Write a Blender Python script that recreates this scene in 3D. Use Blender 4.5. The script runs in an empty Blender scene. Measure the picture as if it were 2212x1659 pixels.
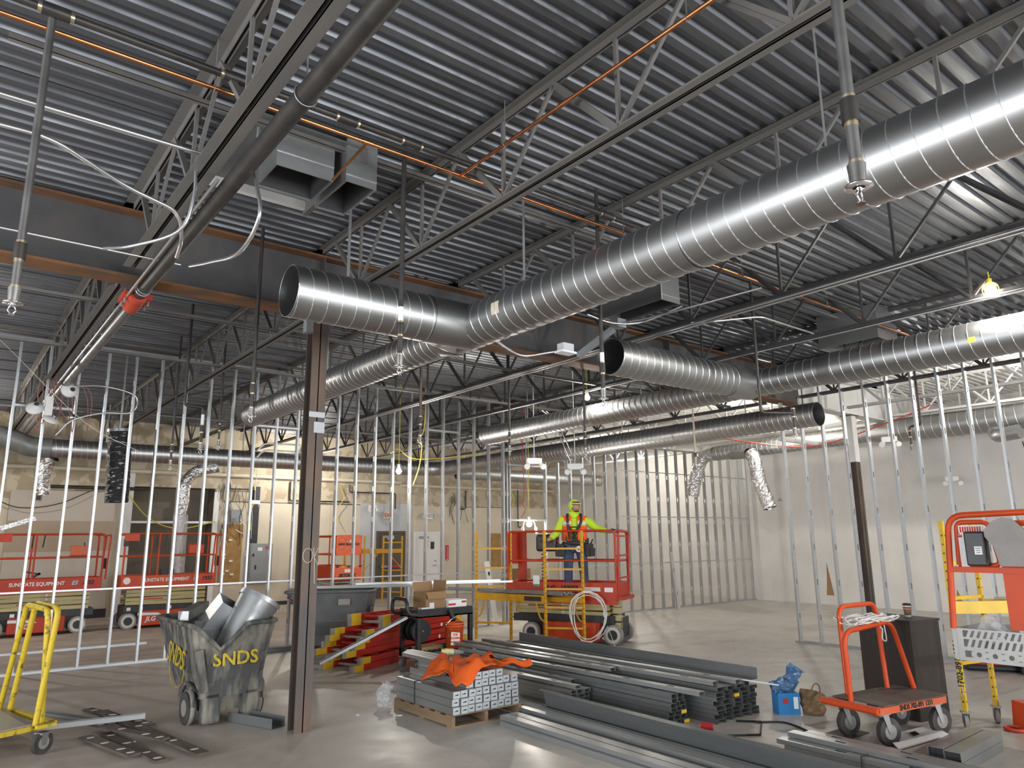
import bpy, bmesh, math, random
from mathutils import Vector, Matrix, Euler, Quaternion
random.seed(7)
sc = bpy.context.scene
col = sc.collection
R = math.radians

# ------------------------------------------------------------------ camera
cam_d = bpy.data.cameras.new('camera')
cam_d.sensor_fit = 'HORIZONTAL'; cam_d.sensor_width = 36.0
cam_d.lens = 1563.87 / 2212 * 36.0
cam_d.clip_start = 0.05; cam_d.clip_end = 200
cam = bpy.data.objects.new('camera', cam_d); col.objects.link(cam)
_yaw, _pitch, _roll = R(38.239), R(12.006), R(-0.5817)
_f = Vector((math.sin(_yaw)*math.cos(_pitch), math.cos(_yaw)*math.cos(_pitch), math.sin(_pitch)))
_r = Vector((math.cos(_yaw), -math.sin(_yaw), 0)); _u = _r.cross(_f)
_r2 = _r*math.cos(_roll) + _u*math.sin(_roll); _u2 = _u*math.cos(_roll) - _r*math.sin(_roll)
_m = Matrix((_r2, _u2, -_f)).transposed().to_4x4(); _m.translation = (0, 0, 1.9)
cam.matrix_world = _m
sc.camera = cam

# ------------------------------------------------------------------ world, exposure, added fill light
w = bpy.data.worlds.new('world'); sc.world = w; w.use_nodes = True
bg = w.node_tree.nodes['Background']; bg.inputs[0].default_value = (0.80, 0.88, 1.0, 1); bg.inputs[1].default_value = 1.0
vs = sc.view_settings
vs.view_transform = 'Standard'; vs.look = 'None'; vs.gamma = 1.0; vs.use_curve_mapping = False
vs.exposure = 0.68

def area(name, loc, rot, sx, sy, power, color=(1, 1, 1)):
    l = bpy.data.lights.new(name, 'AREA'); l.shape = 'RECTANGLE'; l.size = sx; l.size_y = sy; l.energy = power; l.color = color
    o = bpy.data.objects.new(name, l); col.objects.link(o); o.location = loc; o.rotation_euler = rot
    return o
# added daylight-coloured fill at made-up, unseen windows behind the camera and left
area('fill_front', (6.0, -8.3, 1.9), (R(90), 0, 0), 13.0, 3.0, 980, (0.95, 0.98, 1.0))
area('fill_left', (-6.3, 4.0, 1.9), (R(90), 0, R(-90)), 9.0, 3.0, 520, (0.95, 0.98, 1.0))

def point(name, loc, power, size=0.06, color=(1.0, 0.95, 0.86)):
    l = bpy.data.lights.new(name, 'POINT'); l.energy = power; l.shadow_soft_size = size; l.color = color
    o = bpy.data.objects.new(name, l); col.objects.link(o); o.location = loc
    return o

# ------------------------------------------------------------------ mesh helpers
class MB:
    def __init__(s): s.v = []; s.f = []; s.sm = []
    def add(s, vs_, fs, smooth=False, M=None):
        n = len(s.v)
        s.v += [tuple(M @ Vector(p)) if M is not None else tuple(p) for p in vs_]
        s.f += [tuple(i+n for i in f) for f in fs]; s.sm += [smooth]*len(fs)
        return s
    def box(s, c, d, M=None, taper=None):
        x, y, z = d[0]/2, d[1]/2, d[2]/2
        tx, ty = taper or (1, 1)
        p = [(-x*1, -y, -z), (x, -y, -z), (x, y, -z), (-x, y, -z), (-x*tx, -y*ty, z), (x*tx, -y*ty, z), (x*tx, y*ty, z), (-x*tx, y*ty, z)]
        p = [(a+c[0], b+c[1], e+c[2]) for a, b, e in p]
        return s.add(p, [(3, 2, 1, 0), (4, 5, 6, 7), (0, 1, 5, 4), (1, 2, 6, 5), (2, 3, 7, 6), (3, 0, 4, 7)], False, M)
    def bb(s, x0, x1, y0, y1, z0, z1, M=None):
        return s.box(((x0+x1)/2, (y0+y1)/2, (z0+z1)/2), (x1-x0, y1-y0, z1-z0), M)
    def bar(s, p0, p1, wd, ht, up=(0, 0, 1)):
        p0, p1 = Vector(p0), Vector(p1); d = p1-p0; L = d.length; d.normalize()
        up = Vector(up)
        if abs(d.dot(up)) > .98: up = Vector((1, 0, 0)) if abs(d.x) < .9 else Vector((0, 1, 0))
        sx = d.cross(up).normalized(); u = sx.cross(d)
        M = Matrix((sx, d, u)).transposed().to_4x4(); M.translation = (p0+p1)/2
        return s.box((0, 0, 0), (wd, L, ht), M)
    def cyl(s, p0, p1, r, n=12, r2=None, cap=True):
        p0, p1 = Vector(p0), Vector(p1); d = (p1-p0).normalized(); r2 = r if r2 is None else r2
        a = d.orthogonal().normalized(); b = d.cross(a)
        vs_ = []
        for p, q in ((p0, r), (p1, r2)):
            for i in range(n):
                t = 2*math.pi*i/n; vs_.append(p + (a*math.cos(t)+b*math.sin(t))*q)
        s.add(vs_, [(i, (i+1) % n, n+(i+1) % n, n+i) for i in range(n)], True)
        if cap:
            s.add(vs_[:n], [tuple(range(n))[::-1]]); s.add(vs_[n:], [tuple(range(n))])
        return s
    def tube(s, pts, r, n=8, closed=False, cap=True):
        """sweep of a circle along a poly-line; r may be a list"""
        P = [Vector(p) for p in pts]; m = len(P); rr = r if isinstance(r, (list, tuple)) else [r]*m
        fr = frames(P, closed)
        vs_ = []
        for k in range(m):
            t, a, b = fr[k]
            for i in range(n):
                q = 2*math.pi*i/n; vs_.append(P[k]+(a*math.cos(q)+b*math.sin(q))*rr[k])
        fs = []
        for k in range(m if closed else m-1):
            k2 = (k+1) % m
            for i in range(n):
                fs.append((k*n+i, k*n+(i+1) % n, k2*n+(i+1) % n, k2*n+i))
        s.add(vs_, fs, True)
        if cap and not closed:
            s.add(vs_[:n], [tuple(range(n))[::-1]]); s.add(vs_[-n:], [tuple(range(n))])
        return s
    def prism(s, poly, h, M=None, smooth=False):
        """polygon in local xy, extruded h along +z"""
        n = len(poly); vs_ = [(p[0], p[1], 0) for p in poly]+[(p[0], p[1], h) for p in poly]
        s.add(vs_, [tuple(range(n))[::-1], tuple(range(n, 2*n))], False, M)
        return s.add(vs_, [(i, (i+1) % n, n+(i+1) % n, n+i) for i in range(n)], smooth, M)
    def lathe(s, prof, n=20, M=None):
        """profile (r,z) around z"""
        vs_ = []; k = len(prof)
        for r_, z in prof:
            for i in range(n):
                t = 2*math.pi*i/n; vs_.append((r_*math.cos(t), r_*math.sin(t), z))
        fs = [(j*n+i, j*n+(i+1) % n, (j+1)*n+(i+1) % n, (j+1)*n+i) for j in range(k-1) for i in range(n)]
        return s.add(vs_, fs, True, M)
    def mesh(s, name, mat=None):
        me = bpy.data.meshes.new(name); me.from_pydata(s.v, [], s.f)
        me.polygons.foreach_set('use_smooth', s.sm)
        me.validate(); me.update()
        if mat is not None: me.materials.append(M[mat] if isinstance(mat, str) else mat)
        return me

def frames(P, closed=False):
    m = len(P); T = []
    for k in range(m):
        if closed: d = P[(k+1) % m]-P[k-1]
        elif k == 0: d = P[1]-P[0]
        elif k == m-1: d = P[-1]-P[-2]
        else: d = (P[k+1]-P[k]).normalized()+(P[k]-P[k-1]).normalized()
        T.append(d.normalized())
    a = T[0].orthogonal().normalized()
    if abs(T[0].z) < .9: a = T[0].cross(Vector((0, 0, 1))).normalized()
    out = []
    for k in range(m):
        if k:
            q = T[k-1].rotation_difference(T[k]); a = q @ a
            a = (a-T[k]*a.dot(T[k])).normalized()
        out.append((T[k], a.copy(), T[k].cross(a)))
    return out

def fillet(pts, rad, n=6):
    P = [Vector(p) for p in pts]; out = [P[0]]
    for k in range(1, len(P)-1):
        a = (P[k-1]-P[k]); b = (P[k+1]-P[k]); r_ = min(rad, a.length*.49, b.length*.49)
        a.normalize(); b.normalize(); p0 = P[k]+a*r_; p1 = P[k]+b*r_
        for i in range(n+1):
            t = i/n; out.append(p0*(1-t)**2+P[k]*2*t*(1-t)+p1*t*t)
    out.append(P[-1]); return out

def spline(pts, n=8):
    P = [Vector(p) for p in pts]; out = []
    Q = [P[0]*2-P[1]]+P+[P[-1]*2-P[-2]]
    for k in range(1, len(Q)-2):
        for i in range(n):
            t = i/n; a, b, c, d = Q[k-1], Q[k], Q[k+1], Q[k+2]
            out.append(0.5*((2*b)+(c-a)*t+(2*a-5*b+4*c-d)*t*t+(3*b-a-3*c+d)*t**3))
    out.append(P[-1]); return out

def tag(o, label=None, cat=None, group=None, kind=None):
    if label: o['label'] = label
    if cat: o['category'] = cat
    if group: o['group'] = group
    if kind: o['kind'] = kind
    return o
def ob(name, me, parent=None, loc=(0, 0, 0), rot=(0, 0, 0)):
    o = bpy.data.objects.new(name, me); col.objects.link(o)
    if parent is not None: o.parent = parent
    o.location = loc; o.rotation_euler = rot
    return o
def part(name, mb, mat, parent=None, loc=(0, 0, 0), rot=(0, 0, 0), label=None):
    o = ob(name, mb.mesh(name, mat), parent, loc, rot)
    if label: o['label'] = label
    return o
def thing(name, label, cat, loc=(0, 0, 0), rz=0, group=None):
    o = bpy.data.objects.new(name, None); col.objects.link(o); o.location = loc; o.rotation_euler = (0, 0, rz)
    o.empty_display_size = .1
    return tag(o, label, cat, group)
def single(name, mb, mat, label, cat, loc=(0, 0, 0), rot=(0, 0, 0), group=None):
    return tag(ob(name, mb.mesh(name, mat), None, loc, rot), label, cat, group)
def struct(name, mb, mat, loc=(0, 0, 0)):
    return tag(ob(name, mb.mesh(name, mat), None, loc), kind='structure')
def copy_tree(o, parent=None):
    c = o.copy(); col.objects.link(c); c.parent = parent
    for ch in list(o.children): copy_tree(ch, c)
    return c
def bevel(o, wd=.005, seg=2):
    m = o.modifiers.new('bevel', 'BEVEL'); m.width = wd; m.segments = seg; m.limit_method = 'ANGLE'; return o
_txt = {}
def text(body, size, mat, parent, loc, rot, name='lettering', shear=0.0, bold=0.0, squash=1.0):
    key = (body, size, mat, shear, bold, squash)
    if key not in _txt:
        c = bpy.data.curves.new('lettering', 'FONT'); c.body = body; c.size = size; c.align_x = 'CENTER'; c.align_y = 'CENTER'
        c.extrude = .0015; c.shear = shear; c.offset = bold; c.resolution_u = 3
        t = bpy.data.objects.new('tmp', c); col.objects.link(t); bpy.context.view_layer.update()
        me = bpy.data.meshes.new_from_object(t.evaluated_get(bpy.context.evaluated_depsgraph_get()))
        bpy.data.objects.remove(t); bpy.data.curves.remove(c)
        if squash != 1.0:
            for v in me.vertices: v.co.x *= squash
        me.materials.clear(); me.materials.append(M[mat]); _txt[key] = me
    return ob(name, _txt[key], parent, loc, rot)

# ------------------------------------------------------------------ materials
M = {}
def mat(name, base, rough=.6, metal=0.0, var=None, scale=6.0, amt=.5, bump=0.0, bscale=40.0, stretch=(1, 1, 1), rvar=0.0, emit=None, alpha=None, trans=0, detail=5, coat=0, lo=.38, hi=.66):
    m = bpy.data.materials.new(name); m.use_nodes = True; nt = m.node_tree; N = nt.nodes; L = nt.links
    p = N['Principled BSDF']; p.inputs['Base Color'].default_value = (*base, 1); p.inputs['Roughness'].default_value = rough; p.inputs['Metallic'].default_value = metal
    if coat: p.inputs['Coat Weight'].default_value = coat
    if var is not None or bump or rvar:
        tc = N.new('ShaderNodeTexCoord'); mp = N.new('ShaderNodeMapping'); mp.inputs['Scale'].default_value = stretch
        L.new(tc.outputs['Object'], mp.inputs[0])
        nz = N.new('ShaderNodeTexNoise'); nz.inputs['Scale'].default_value = scale; nz.inputs['Detail'].default_value = detail; L.new(mp.outputs[0], nz.inputs['Vector'])
        rp = N.new('ShaderNodeMapRange'); rp.inputs[1].default_value = lo; rp.inputs[2].default_value = hi; L.new(nz.outputs[0], rp.inputs[0])
        if var is not None:
            mx = N.new('ShaderNodeMix'); mx.data_type = 'RGBA'; mx.inputs[6].default_value = (*base, 1); mx.inputs[7].default_value = (*var, 1)
            ml = N.new('ShaderNodeMath'); ml.operation = 'MULTIPLY'; ml.inputs[1].default_value = amt; L.new(rp.outputs[0], ml.inputs[0]); L.new(ml.outputs[0], mx.inputs[0])
            L.new(mx.outputs[2], p.inputs['Base Color'])
        if rvar:
            r2 = N.new('ShaderNodeMapRange'); r2.inputs[3].default_value = max(.02, rough-rvar); r2.inputs[4].default_value = rough+rvar; L.new(rp.outputs[0], r2.inputs[0]); L.new(r2.outputs[0], p.inputs['Roughness'])
        if bump:
            n2 = N.new('ShaderNodeTexNoise'); n2.inputs['Scale'].default_value = bscale; n2.inputs['Detail'].default_value = 3; L.new(mp.outputs[0], n2.inputs['Vector'])
            b = N.new('ShaderNodeBump'); b.inputs['Strength'].default_value = bump; b.inputs['Distance'].default_value = .02; L.new(n2.outputs[0], b.inputs['Height']); L.new(b.outputs[0], p.inputs['Normal'])
    if emit: p.inputs['Emission Color'].default_value = (*emit[0], 1); p.inputs['Emission Strength'].default_value = emit[1]
    if trans: p.inputs['Transmission Weight'].default_value = trans; p.inputs['IOR'].default_value = 1.3
    if alpha is not None: p.inputs['Alpha'].default_value = alpha
    M[name] = m; return m
mat('deck', (.215, .225, .245), .5, .75, (.12, .122, .132), 3.0, .8, stretch=(.25, 3, 1), rvar=.12)
mat('deck_white', (.80, .79, .77), .6, 0, (.66, .65, .63), 2.0, .5)
mat('roof_slab', (.16, .16, .16), .9)
mat('steel', (.16, .155, .15), .55, .15, (.21, .19, .165), 5.0, .6, stretch=(1, .35, 1))
mat('steel_dark', (.055, .055, .058), .5, .2, (.10, .095, .09), 6, .5)
mat('steel_white', (.74, .73, .71), .6, 0, (.6, .59, .57), 3, .4)
mat('rust', (.20, .085, .032), .8, 0, (.09, .055, .035), 5, .9, stretch=(.6, 1, 1))
mat('beam_web', (.075, .075, .08), .6, .2, (.12, .105, .095), 3, .6)
mat('col_steel', (.085, .076, .070), .55, .3, (.17, .105, .07), 4.5, .8, bump=.1, bscale=60, stretch=(1, 1, .3))
mat('galv', (.56, .58, .60), .40, .82, (.46, .48, .50), 5, .3)
mat('galv_box', (.40, .41, .41), .36, .85, (.33, .34, .34), 3, .4, stretch=(1, .2, 1))
mat('galv_dull', (.42, .43, .43), .42, .7, (.30, .31, .31), 5, .8, rvar=.1, stretch=(1, .2, 1))
mat('galv_dark', (.21, .22, .22), .48, .55, (.13, .137, .137), 5, .8, rvar=.1, stretch=(1, .2, 1))
mat('duct', (.45, .455, .455), .42, 1.0, (.46, .465, .47), 2.5, .4, rvar=.03, stretch=(1, .5, 1))
mat('duct_in', (.10, .10, .105), .6, .6)
mat('seam', (.88, .89, .90), .30, .9)
mat('foil', (.66, .66, .67), .20, 1.0, None, bump=1.0, bscale=26)
mat('copper', (.78, .31, .13), .28, 1.0, (.42, .17, .08), 7, .6)
mat('pipe_black', (.045, .042, .04), .42, .4, (.09, .08, .07), 8, .5)
mat('pipe_grey', (.24, .235, .23), .4, .7, (.12, .115, .11), 6, .6)
mat('conduit', (.72, .73, .74), .28, .9, (.6, .61, .62), 9, .5)
mat('coupling_red', (.52, .055, .022), .5, 0, (.36, .04, .02), 9, .5)
mat('brass', (.75, .62, .42), .3, .9)
mat('chrome', (.85, .85, .85), .12, 1.0)
mat('wall_white', (.70, .675, .645), .75, 0, (.60, .58, .555), 1.3, .6)
mat('wall_taupe', (.55, .49, .42), .8, 0, (.50, .44, .375), 1.2, .6)
mat('wall_brown', (.43, .33, .245), .8, 0, (.39, .30, .22), 1.2, .6)
mat('foil_dark', (.045, .045, .048), .22, .7, (.75, .75, .76), 9, 1.0, bump=.9, bscale=30, lo=.56, hi=.72, stretch=(1, 1, 2.5))
mat('wall_niche', (.20, .17, .135), .8, 0, (.14, .12, .095), 2, .6)
mat('panel_grey', (.50, .52, .55), .7, 0, (.62, .63, .65), 2.5, .6)
mat('tan_band', (.50, .42, .31), .9, 0, (.62, .55, .43), 1.6, .9)
mat('black', (.012, .012, .013), .45)
mat('plastic_black', (.02, .02, .022), .38, 0, (.05, .05, .05), 9, .4)
mat('rubber', (.035, .034, .033), .8, 0, (.10, .09, .08), 8, .6)
mat('tyre_grey', (.30, .28, .26), .75, 0, (.18, .165, .15), 8, .7)
mat('wheel_white', (.62, .60, .56), .5)
mat('orange', (.60, .062, .006), .5, 0, (.46, .044, .005), 4, .5)
mat('orange_red', (.48, .036, .008), .5, 0, (.34, .025, .007), 4, .5)
mat('orange_worn', (.60, .10, .03), .55, 0, (.45, .14, .08), 7, .7)
mat('orange_scuff', (.72, .10, .02), .45, 0, (.8, .35, .2), 14, .5, lo=.55, hi=.7)
mat('red', (.50, .022, .014), .42, 0, (.34, .018, .012), 5, .5)
mat('yellow', (.66, .42, .02), .5, 0, (.5, .30, .018), 7, .5)
mat('yellow_worn', (.60, .43, .025), .55, 0, (.09, .075, .03), 16, .9, lo=.55, hi=.68)
mat('yellow_scaf', (.66, .34, .016), .42, 0, (.52, .25, .015), 7, .5)
mat('cream', (.50, .42, .20), .5, 0, (.38, .32, .16), 5, .5)
mat('cream_grey', (.42, .39, .32), .55, 0, (.28, .26, .22), 6, .6)
mat('charcoal', (.022, .023, .026), .5, 0, (.05, .05, .05), 5, .5)
mat('cardboard', (.34, .20, .10), .85, 0, (.28, .16, .08), 3, .5)
mat('white', (.80, .79, .78), .6)
mat('white_bright', (.88, .88, .87), .5)
mat('wood', (.25, .165, .095), .85, 0, (.14, .09, .05), 6, .7, stretch=(1, .2, 1))
mat('plywood', (.42, .25, .09), .8, 0, (.30, .16, .055), 5, .8)
mat('floorboard', (.075, .058, .046), .6, 0, (.14, .115, .095), 4, .7, stretch=(4, .4, 1))
mat('brown_laminate', (.030, .022, .019), .45, 0, (.048, .036, .031), 14, .7, stretch=(6, 6, .15))
mat('door_brown', (.10, .075, .055), .6, 0, (.13, .10, .075), 3, .5)
mat('bin_grey', (.070, .070, .070), .75, 0, (.27, .25, .20), 6.5, .95, bump=.55, bscale=16, stretch=(1.4, 1.4, .45), detail=8, lo=.44, hi=.68)
mat('bin_grey2', (.10, .105, .105), .65, 0, (.15, .15, .145), 4, .6)
mat('yellow_paint', (.55, .40, .02), .7, 0, (.20, .16, .04), 22, .8, lo=.5, hi=.68)
mat('blue', (.012, .20, .52), .5)
mat('blue_film', (.06, .14, .28), .25, 0, (.2, .32, .5), 9, .6, bump=.6, bscale=18)
mat('brown_bag', (.22, .14, .075), .75, 0, (.14, .085, .045), 8, .6, bump=.6, bscale=16)
mat('clear_film', (.70, .71, .72), .18, 0, None, bump=.7, bscale=20, alpha=.45)
mat('orange_cloth', (.72, .105, .006), .85, 0, (.50, .07, .005), 6, .6, bump=.15, bscale=60)
mat('lime', (.50, .72, .03), .85, 0, (.36, .55, .02), 8, .5)
mat('hivis_orange', (.85, .10, .012), .8)
mat('reflective', (.62, .64, .64), .4)
mat('denim', (.035, .055, .11), .9, 0, (.08, .11, .17), 9, .7)
mat('skin', (.42, .22, .145), .55)
mat('leather', (.03, .026, .022), .6)
mat('glove', (.045, .045, .048), .8)
mat('red_bag', (.42, .02, .035), .7, 0, (.25, .015, .02), 8, .5)
mat('wire_white', (.72, .71, .68), .6)
mat('wire_yellow', (.68, .58, .06), .6)
mat('wire_red', (.60, .06, .04), .6)
mat('wire_pink', (.30, .15, .13), .6)
mat('wire_black', (.02, .02, .02), .6)
mat('text_black', (.012, .012, .012), .6)
mat('text_white', (.82, .81, .79), .6)
mat('text_blue', (.35, .60, .72), .6)
mat('text_red', (.55, .03, .03), .6)
mat('chalk', (.62, .55, .45), .9)
mat('sign_red', (.50, .02, .03), .5)
mat('sign_cream', (.72, .66, .52), .6)
mat('panel_box_grey', (.26, .28, .29), .5, .2)
mat('glass', (.9, .95, .95), .05, 0, trans=.9)
mat('mirror_steel', (.24, .225, .21), .52, .6, (.19, .175, .165), 5, .6)
mat('alu', (.36, .355, .345), .45, .7, (.29, .285, .275), 6, .5)
mat('bulb', (1, .95, .85), .3, emit=((1.0, .93, .80), 40))
mat('bulb_soft', (1, .95, .85), .3, emit=((1.0, .93, .80), 12))
mat('guard_glow', (.9, .5, .05), .4, emit=((1.0, .55, .08), 2.0))  # glow put into the wire guard's colour; the wires are no lamp
mat('green_tag', (.05, .3, .12), .6)

# floor: polished concrete, dusty stripped slab beyond the left partition
def floor_mat():
    m = bpy.data.materials.new('floor'); m.use_nodes = True; nt = m.node_tree; N = nt.nodes; L = nt.links; p = N['Principled BSDF']
    tc = N.new('ShaderNodeTexCoord'); O = tc.outputs['Object']
    def noise(sc_, det, st=(1, 1, 1)):
        mp = N.new('ShaderNodeMapping'); mp.inputs['Scale'].default_value = st; L.new(O, mp.inputs[0])
        n = N.new('ShaderNodeTexNoise'); n.inputs['Scale'].default_value = sc_; n.inputs['Detail'].default_value = det; L.new(mp.outputs[0], n.inputs['Vector']); return n.outputs[0]
    def ramp(src, a, b, c, d):
        r = N.new('ShaderNodeMapRange'); r.inputs[1].default_value = a; r.inputs[2].default_value = b; r.inputs[3].default_value = c; r.inputs[4].default_value = d; L.new(src, r.inputs[0]); return r.outputs[0]
    def mix(fac, a, b):
        x = N.new('ShaderNodeMix'); x.data_type = 'RGBA'
        for i, q in ((6, a), (7, b)):
            if isinstance(q, tuple): x.inputs[i].default_value = (*q, 1)
            else: L.new(q, x.inputs[i])
        if isinstance(fac, (int, float)): x.inputs[0].default_value = fac
        else: L.new(fac, x.inputs[0])
        return x.outputs[2]
    big = ramp(noise(.55, 6), .38, .64, 0, 1); mid = ramp(noise(2.3, 8), .40, .62, 0, .8); fine = ramp(noise(14, 6), .5, .8, 0, .35)
    strk = ramp(noise(1.1, 5, (.25, 2.0, 1)), .45, .7, 0, .5)
    clean = mix(big, (.51, .475, .43), (.42, .385, .34)); clean = mix(mid, clean, (.46, .435, .40)); clean = mix(fine, clean, (.24, .215, .19)); clean = mix(ramp(noise(.9, 7, (.5, 1.6, 1)), .55, .72, 0, .55), clean, (.27, .245, .215)); clean = mix(ramp(noise(38, 3), .66, .74, 0, .7), clean, (.66, .64, .60)); clean = mix(ramp(noise(24, 4, (1, .3, 1)), .66, .76, 0, .6), clean, (.16, .14, .12))
    dusty = mix(mid, (.42, .345, .29), (.52, .455, .40)); dusty = mix(strk, dusty, (.26, .19, .155)); dusty = mix(fine, dusty, (.5, .45, .40)); dusty = mix(ramp(noise(1.0, 7, (1.4, .6, 1)), .54, .72, 0, .7), dusty, (.24, .195, .16)); dusty = mix(ramp(noise(30, 3), .66, .74, 0, .6), dusty, (.64, .60, .54))
    sx = N.new('ShaderNodeSeparateXYZ'); L.new(O, sx.inputs[0])
    far = ramp(sx.outputs[1], 13.2, 13.5, 0, 1)
    left = ramp(sx.outputs[0], 10.6, 10.2, 0, 1)
    mu = N.new('ShaderNodeMath'); mu.operation = 'MULTIPLY'; L.new(far, mu.inputs[0]); L.new(left, mu.inputs[1])
    lft = ramp(sx.outputs[0], 4.6, 1.5, 0, .75)
    mxx = N.new('ShaderNodeMath'); mxx.operation = 'MAXIMUM'; L.new(mu.outputs[0], mxx.inputs[0]); L.new(lft, mxx.inputs[1])
    L.new(mix(mxx.outputs[0], clean, dusty), p.inputs['Base Color'])
    rg = ramp(mid, 0, 1, .28, .44); rr = N.new('ShaderNodeMath'); rr.operation = 'ADD'; L.new(rg, rr.inputs[0])
    ad = N.new('ShaderNodeMath'); ad.operation = 'MULTIPLY'; ad.inputs[1].default_value = .3; L.new(mxx.outputs[0], ad.inputs[0]); L.new(ad.outputs[0], rr.inputs[1])
    L.new(rr.outputs[0], p.inputs['Roughness'])
    b = N.new('ShaderNodeBump'); b.inputs['Strength'].default_value = .06; b.inputs['Distance'].default_value = .01; L.new(noise(9, 5), b.inputs['Height']); L.new(b.outputs[0], p.inputs['Normal'])
    M['floor'] = m
floor_mat()
# back wall: cream board below, stripped tan board above
def wall_back_mat():
    m = bpy.data.materials.new('wall_back'); m.use_nodes = True; nt = m.node_tree; N = nt.nodes; L = nt.links; p = N['Principled BSDF']
    tc = N.new('ShaderNodeTexCoord'); O = tc.outputs['Object']; sx = N.new('ShaderNodeSeparateXYZ'); L.new(O, sx.inputs[0])
    n1 = N.new('ShaderNodeTexNoise'); n1.inputs['Scale'].default_value = 1.3; n1.inputs['Detail'].default_value = 5; L.new(O, n1.inputs['Vector'])
    n2 = N.new('ShaderNodeTexNoise'); n2.inputs['Scale'].default_value = 3.0; n2.inputs['Detail'].default_value = 2; L.new(O, n2.inputs['Vector'])
    def mr(src, a, b):
        r = N.new('ShaderNodeMapRange'); r.inputs[1].default_value = a; r.inputs[2].default_value = b; L.new(src, r.inputs[0]); return r.outputs[0]
    def mix(fac, a, b):
        x = N.new('ShaderNodeMix'); x.data_type = 'RGBA'
        for i, q in ((6, a), (7, b)):
            if isinstance(q, tuple): x.inputs[i].default_value = (*q, 1)
            else: L.new(q, x.inputs[i])
        L.new(fac, x.inputs[0]); return x.outputs[2]
    lo = mix(mr(n1.outputs[0], .35, .7), (.68, .61, .49), (.60, .53, .42))
    hi = mix(mr(n2.outputs[0], .48, .53), (.60, .52, .39), (.44, .36, .25)); hi = mix(mr(n1.outputs[0], .5, .75), hi, (.66, .59, .47))
    ad = N.new('ShaderNodeMath'); ad.operation = 'MULTIPLY_ADD'; ad.inputs[1].default_value = .25; L.new(n2.outputs[0], ad.inputs[0]); L.new(sx.outputs[2], ad.inputs[2])
    L.new(mix(mr(ad.outputs[0], 3.16, 3.18), lo, hi), p.inputs['Base Color']); p.inputs['Roughness'].default_value = .85
    M['wall_back'] = m
wall_back_mat()
# ================================================================== setting
XL, XR, YF, YB, ZD = -6.0, 19.9, -8.0, 22.2, 5.17
struct('floor', MB().bb(XL, XR, YF, YB+.9, -.12, 0), 'floor')
ceil = struct('ceiling', MB().bb(XL, XR, YF, YB, ZD+.05, ZD+.17), 'roof_slab')
def deck_mesh(x0, x1, mt):
    prof = []; p = .1524
    for k in range(6):
        y = k*p
        prof += [(y, 0), (y+.062, 0), (y+.078, .04), (y+.136, .04)]
    prof.append((6*p, 0))
    mb = MB(); n = len(prof)
    vs_ = [(x0, y, z) for y, z in prof]+[(x1, y, z) for y, z in prof]
    mb.add(vs_, [(i, n+i, n+i+1, i+1) for i in range(n-1)])
    mb.add([(x0, -.002, -.012), (x1, -.002, -.012), (x1, .004, 0.001), (x0, .004, .001)], [(0, 1, 2, 3)])   # lapped sheet edge
    return mb.mesh('deck_panel', mt)
dm1, dm2 = deck_mesh(XL, 13.4, 'deck'), deck_mesh(13.4, XR, 'deck_white')
for k in range(33):
    y = YF+.9144*k
    ob('deck_panel', dm1, ceil, (0, y, ZD)); ob('deck_panel', dm2, ceil, (0, y, ZD+.001))

# back wall with the alcove left in it
wb = struct('wall_back', MB().bb(XL, 4.1, YB, YB+.15, 0, ZD+.05).bb(6.4, XR, YB, YB+.15, 0, ZD+.05).bb(4.1, 6.4, YB, YB+.15, 3.4, ZD+.05), 'wall_back')
part('alcove_panel', MB().bb(3.95, 6.55, YB+.75, YB+.8, 0, 3.5), 'wall_niche', wb)
part('alcove_panel', MB().bb(4.05, 4.1, YB+.15, YB+.75, 0, 3.5), 'wall_niche', wb)
part('alcove_panel', MB().bb(6.4, 6.45, YB+.15, YB+.75, 0, 3.5), 'wall_niche', wb)
part('alcove_panel', MB().bb(4.0, 6.5, YB+.15, YB+.8, 3.4, 3.45), 'wall_niche', wb)
part('alcove_post', MB().bb(4.02, 4.22, YB-.05, YB, 0, 3.75), 'white', wb)
part('alcove_post', MB().bb(6.36, 6.50, YB-.05, YB, 0, 3.3), 'white_bright', wb)
part('alcove_shelf', MB().bb(4.1, 6.4, YB+.02, YB+.75, 2.40, 2.46), 'white', wb)
part('drywall_panel', MB().bb(1.42, 3.75, YB-.30, YB, 0, 3.2), 'wall_taupe', wb)
part('drywall_panel', MB().bb(1.42, 3.76, YB-.305, YB-.30, 1.68, 2.44), 'wall_brown', wb)
part('chase_shade', MB().bb(7.42, 7.70, YB-.012, YB, 1.82, 3.5), 'charcoal', wb)  # flat dark strip painting the shade inside a wall recess
part('drywall_panel', MB().bb(11.05, 13.0, YB-.03, YB, 0, 3.08), 'panel_grey', wb)
part('wall_seam', MB().bb(6.6, 11.05, YB-.008, YB, 3.02, 3.04), 'charcoal', wb)
part('wall_seam', MB().bb(14.9, 17.2, YB-.008, YB, 3.02, 3.04), 'charcoal', wb)
for x in (8.75, 10.0): part('wall_seam', MB().bb(x, x+.015, YB-.006, YB, .1, 3.0), 'tan_band', wb)
tag(part('baseboard_back', MB().bb(6.6, 11.0, YB-.02, YB, 0, .11), 'charcoal'), kind='structure')
tag(part('baseboard_left', MB().bb(1.42, 3.78, YB-.34, YB-.32, 0, .22), 'charcoal'), kind='structure')
wr = struct('wall_right', MB().bb(XR, XR+.15, YF, YB, 0, ZD+.05), 'wall_white')
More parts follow.
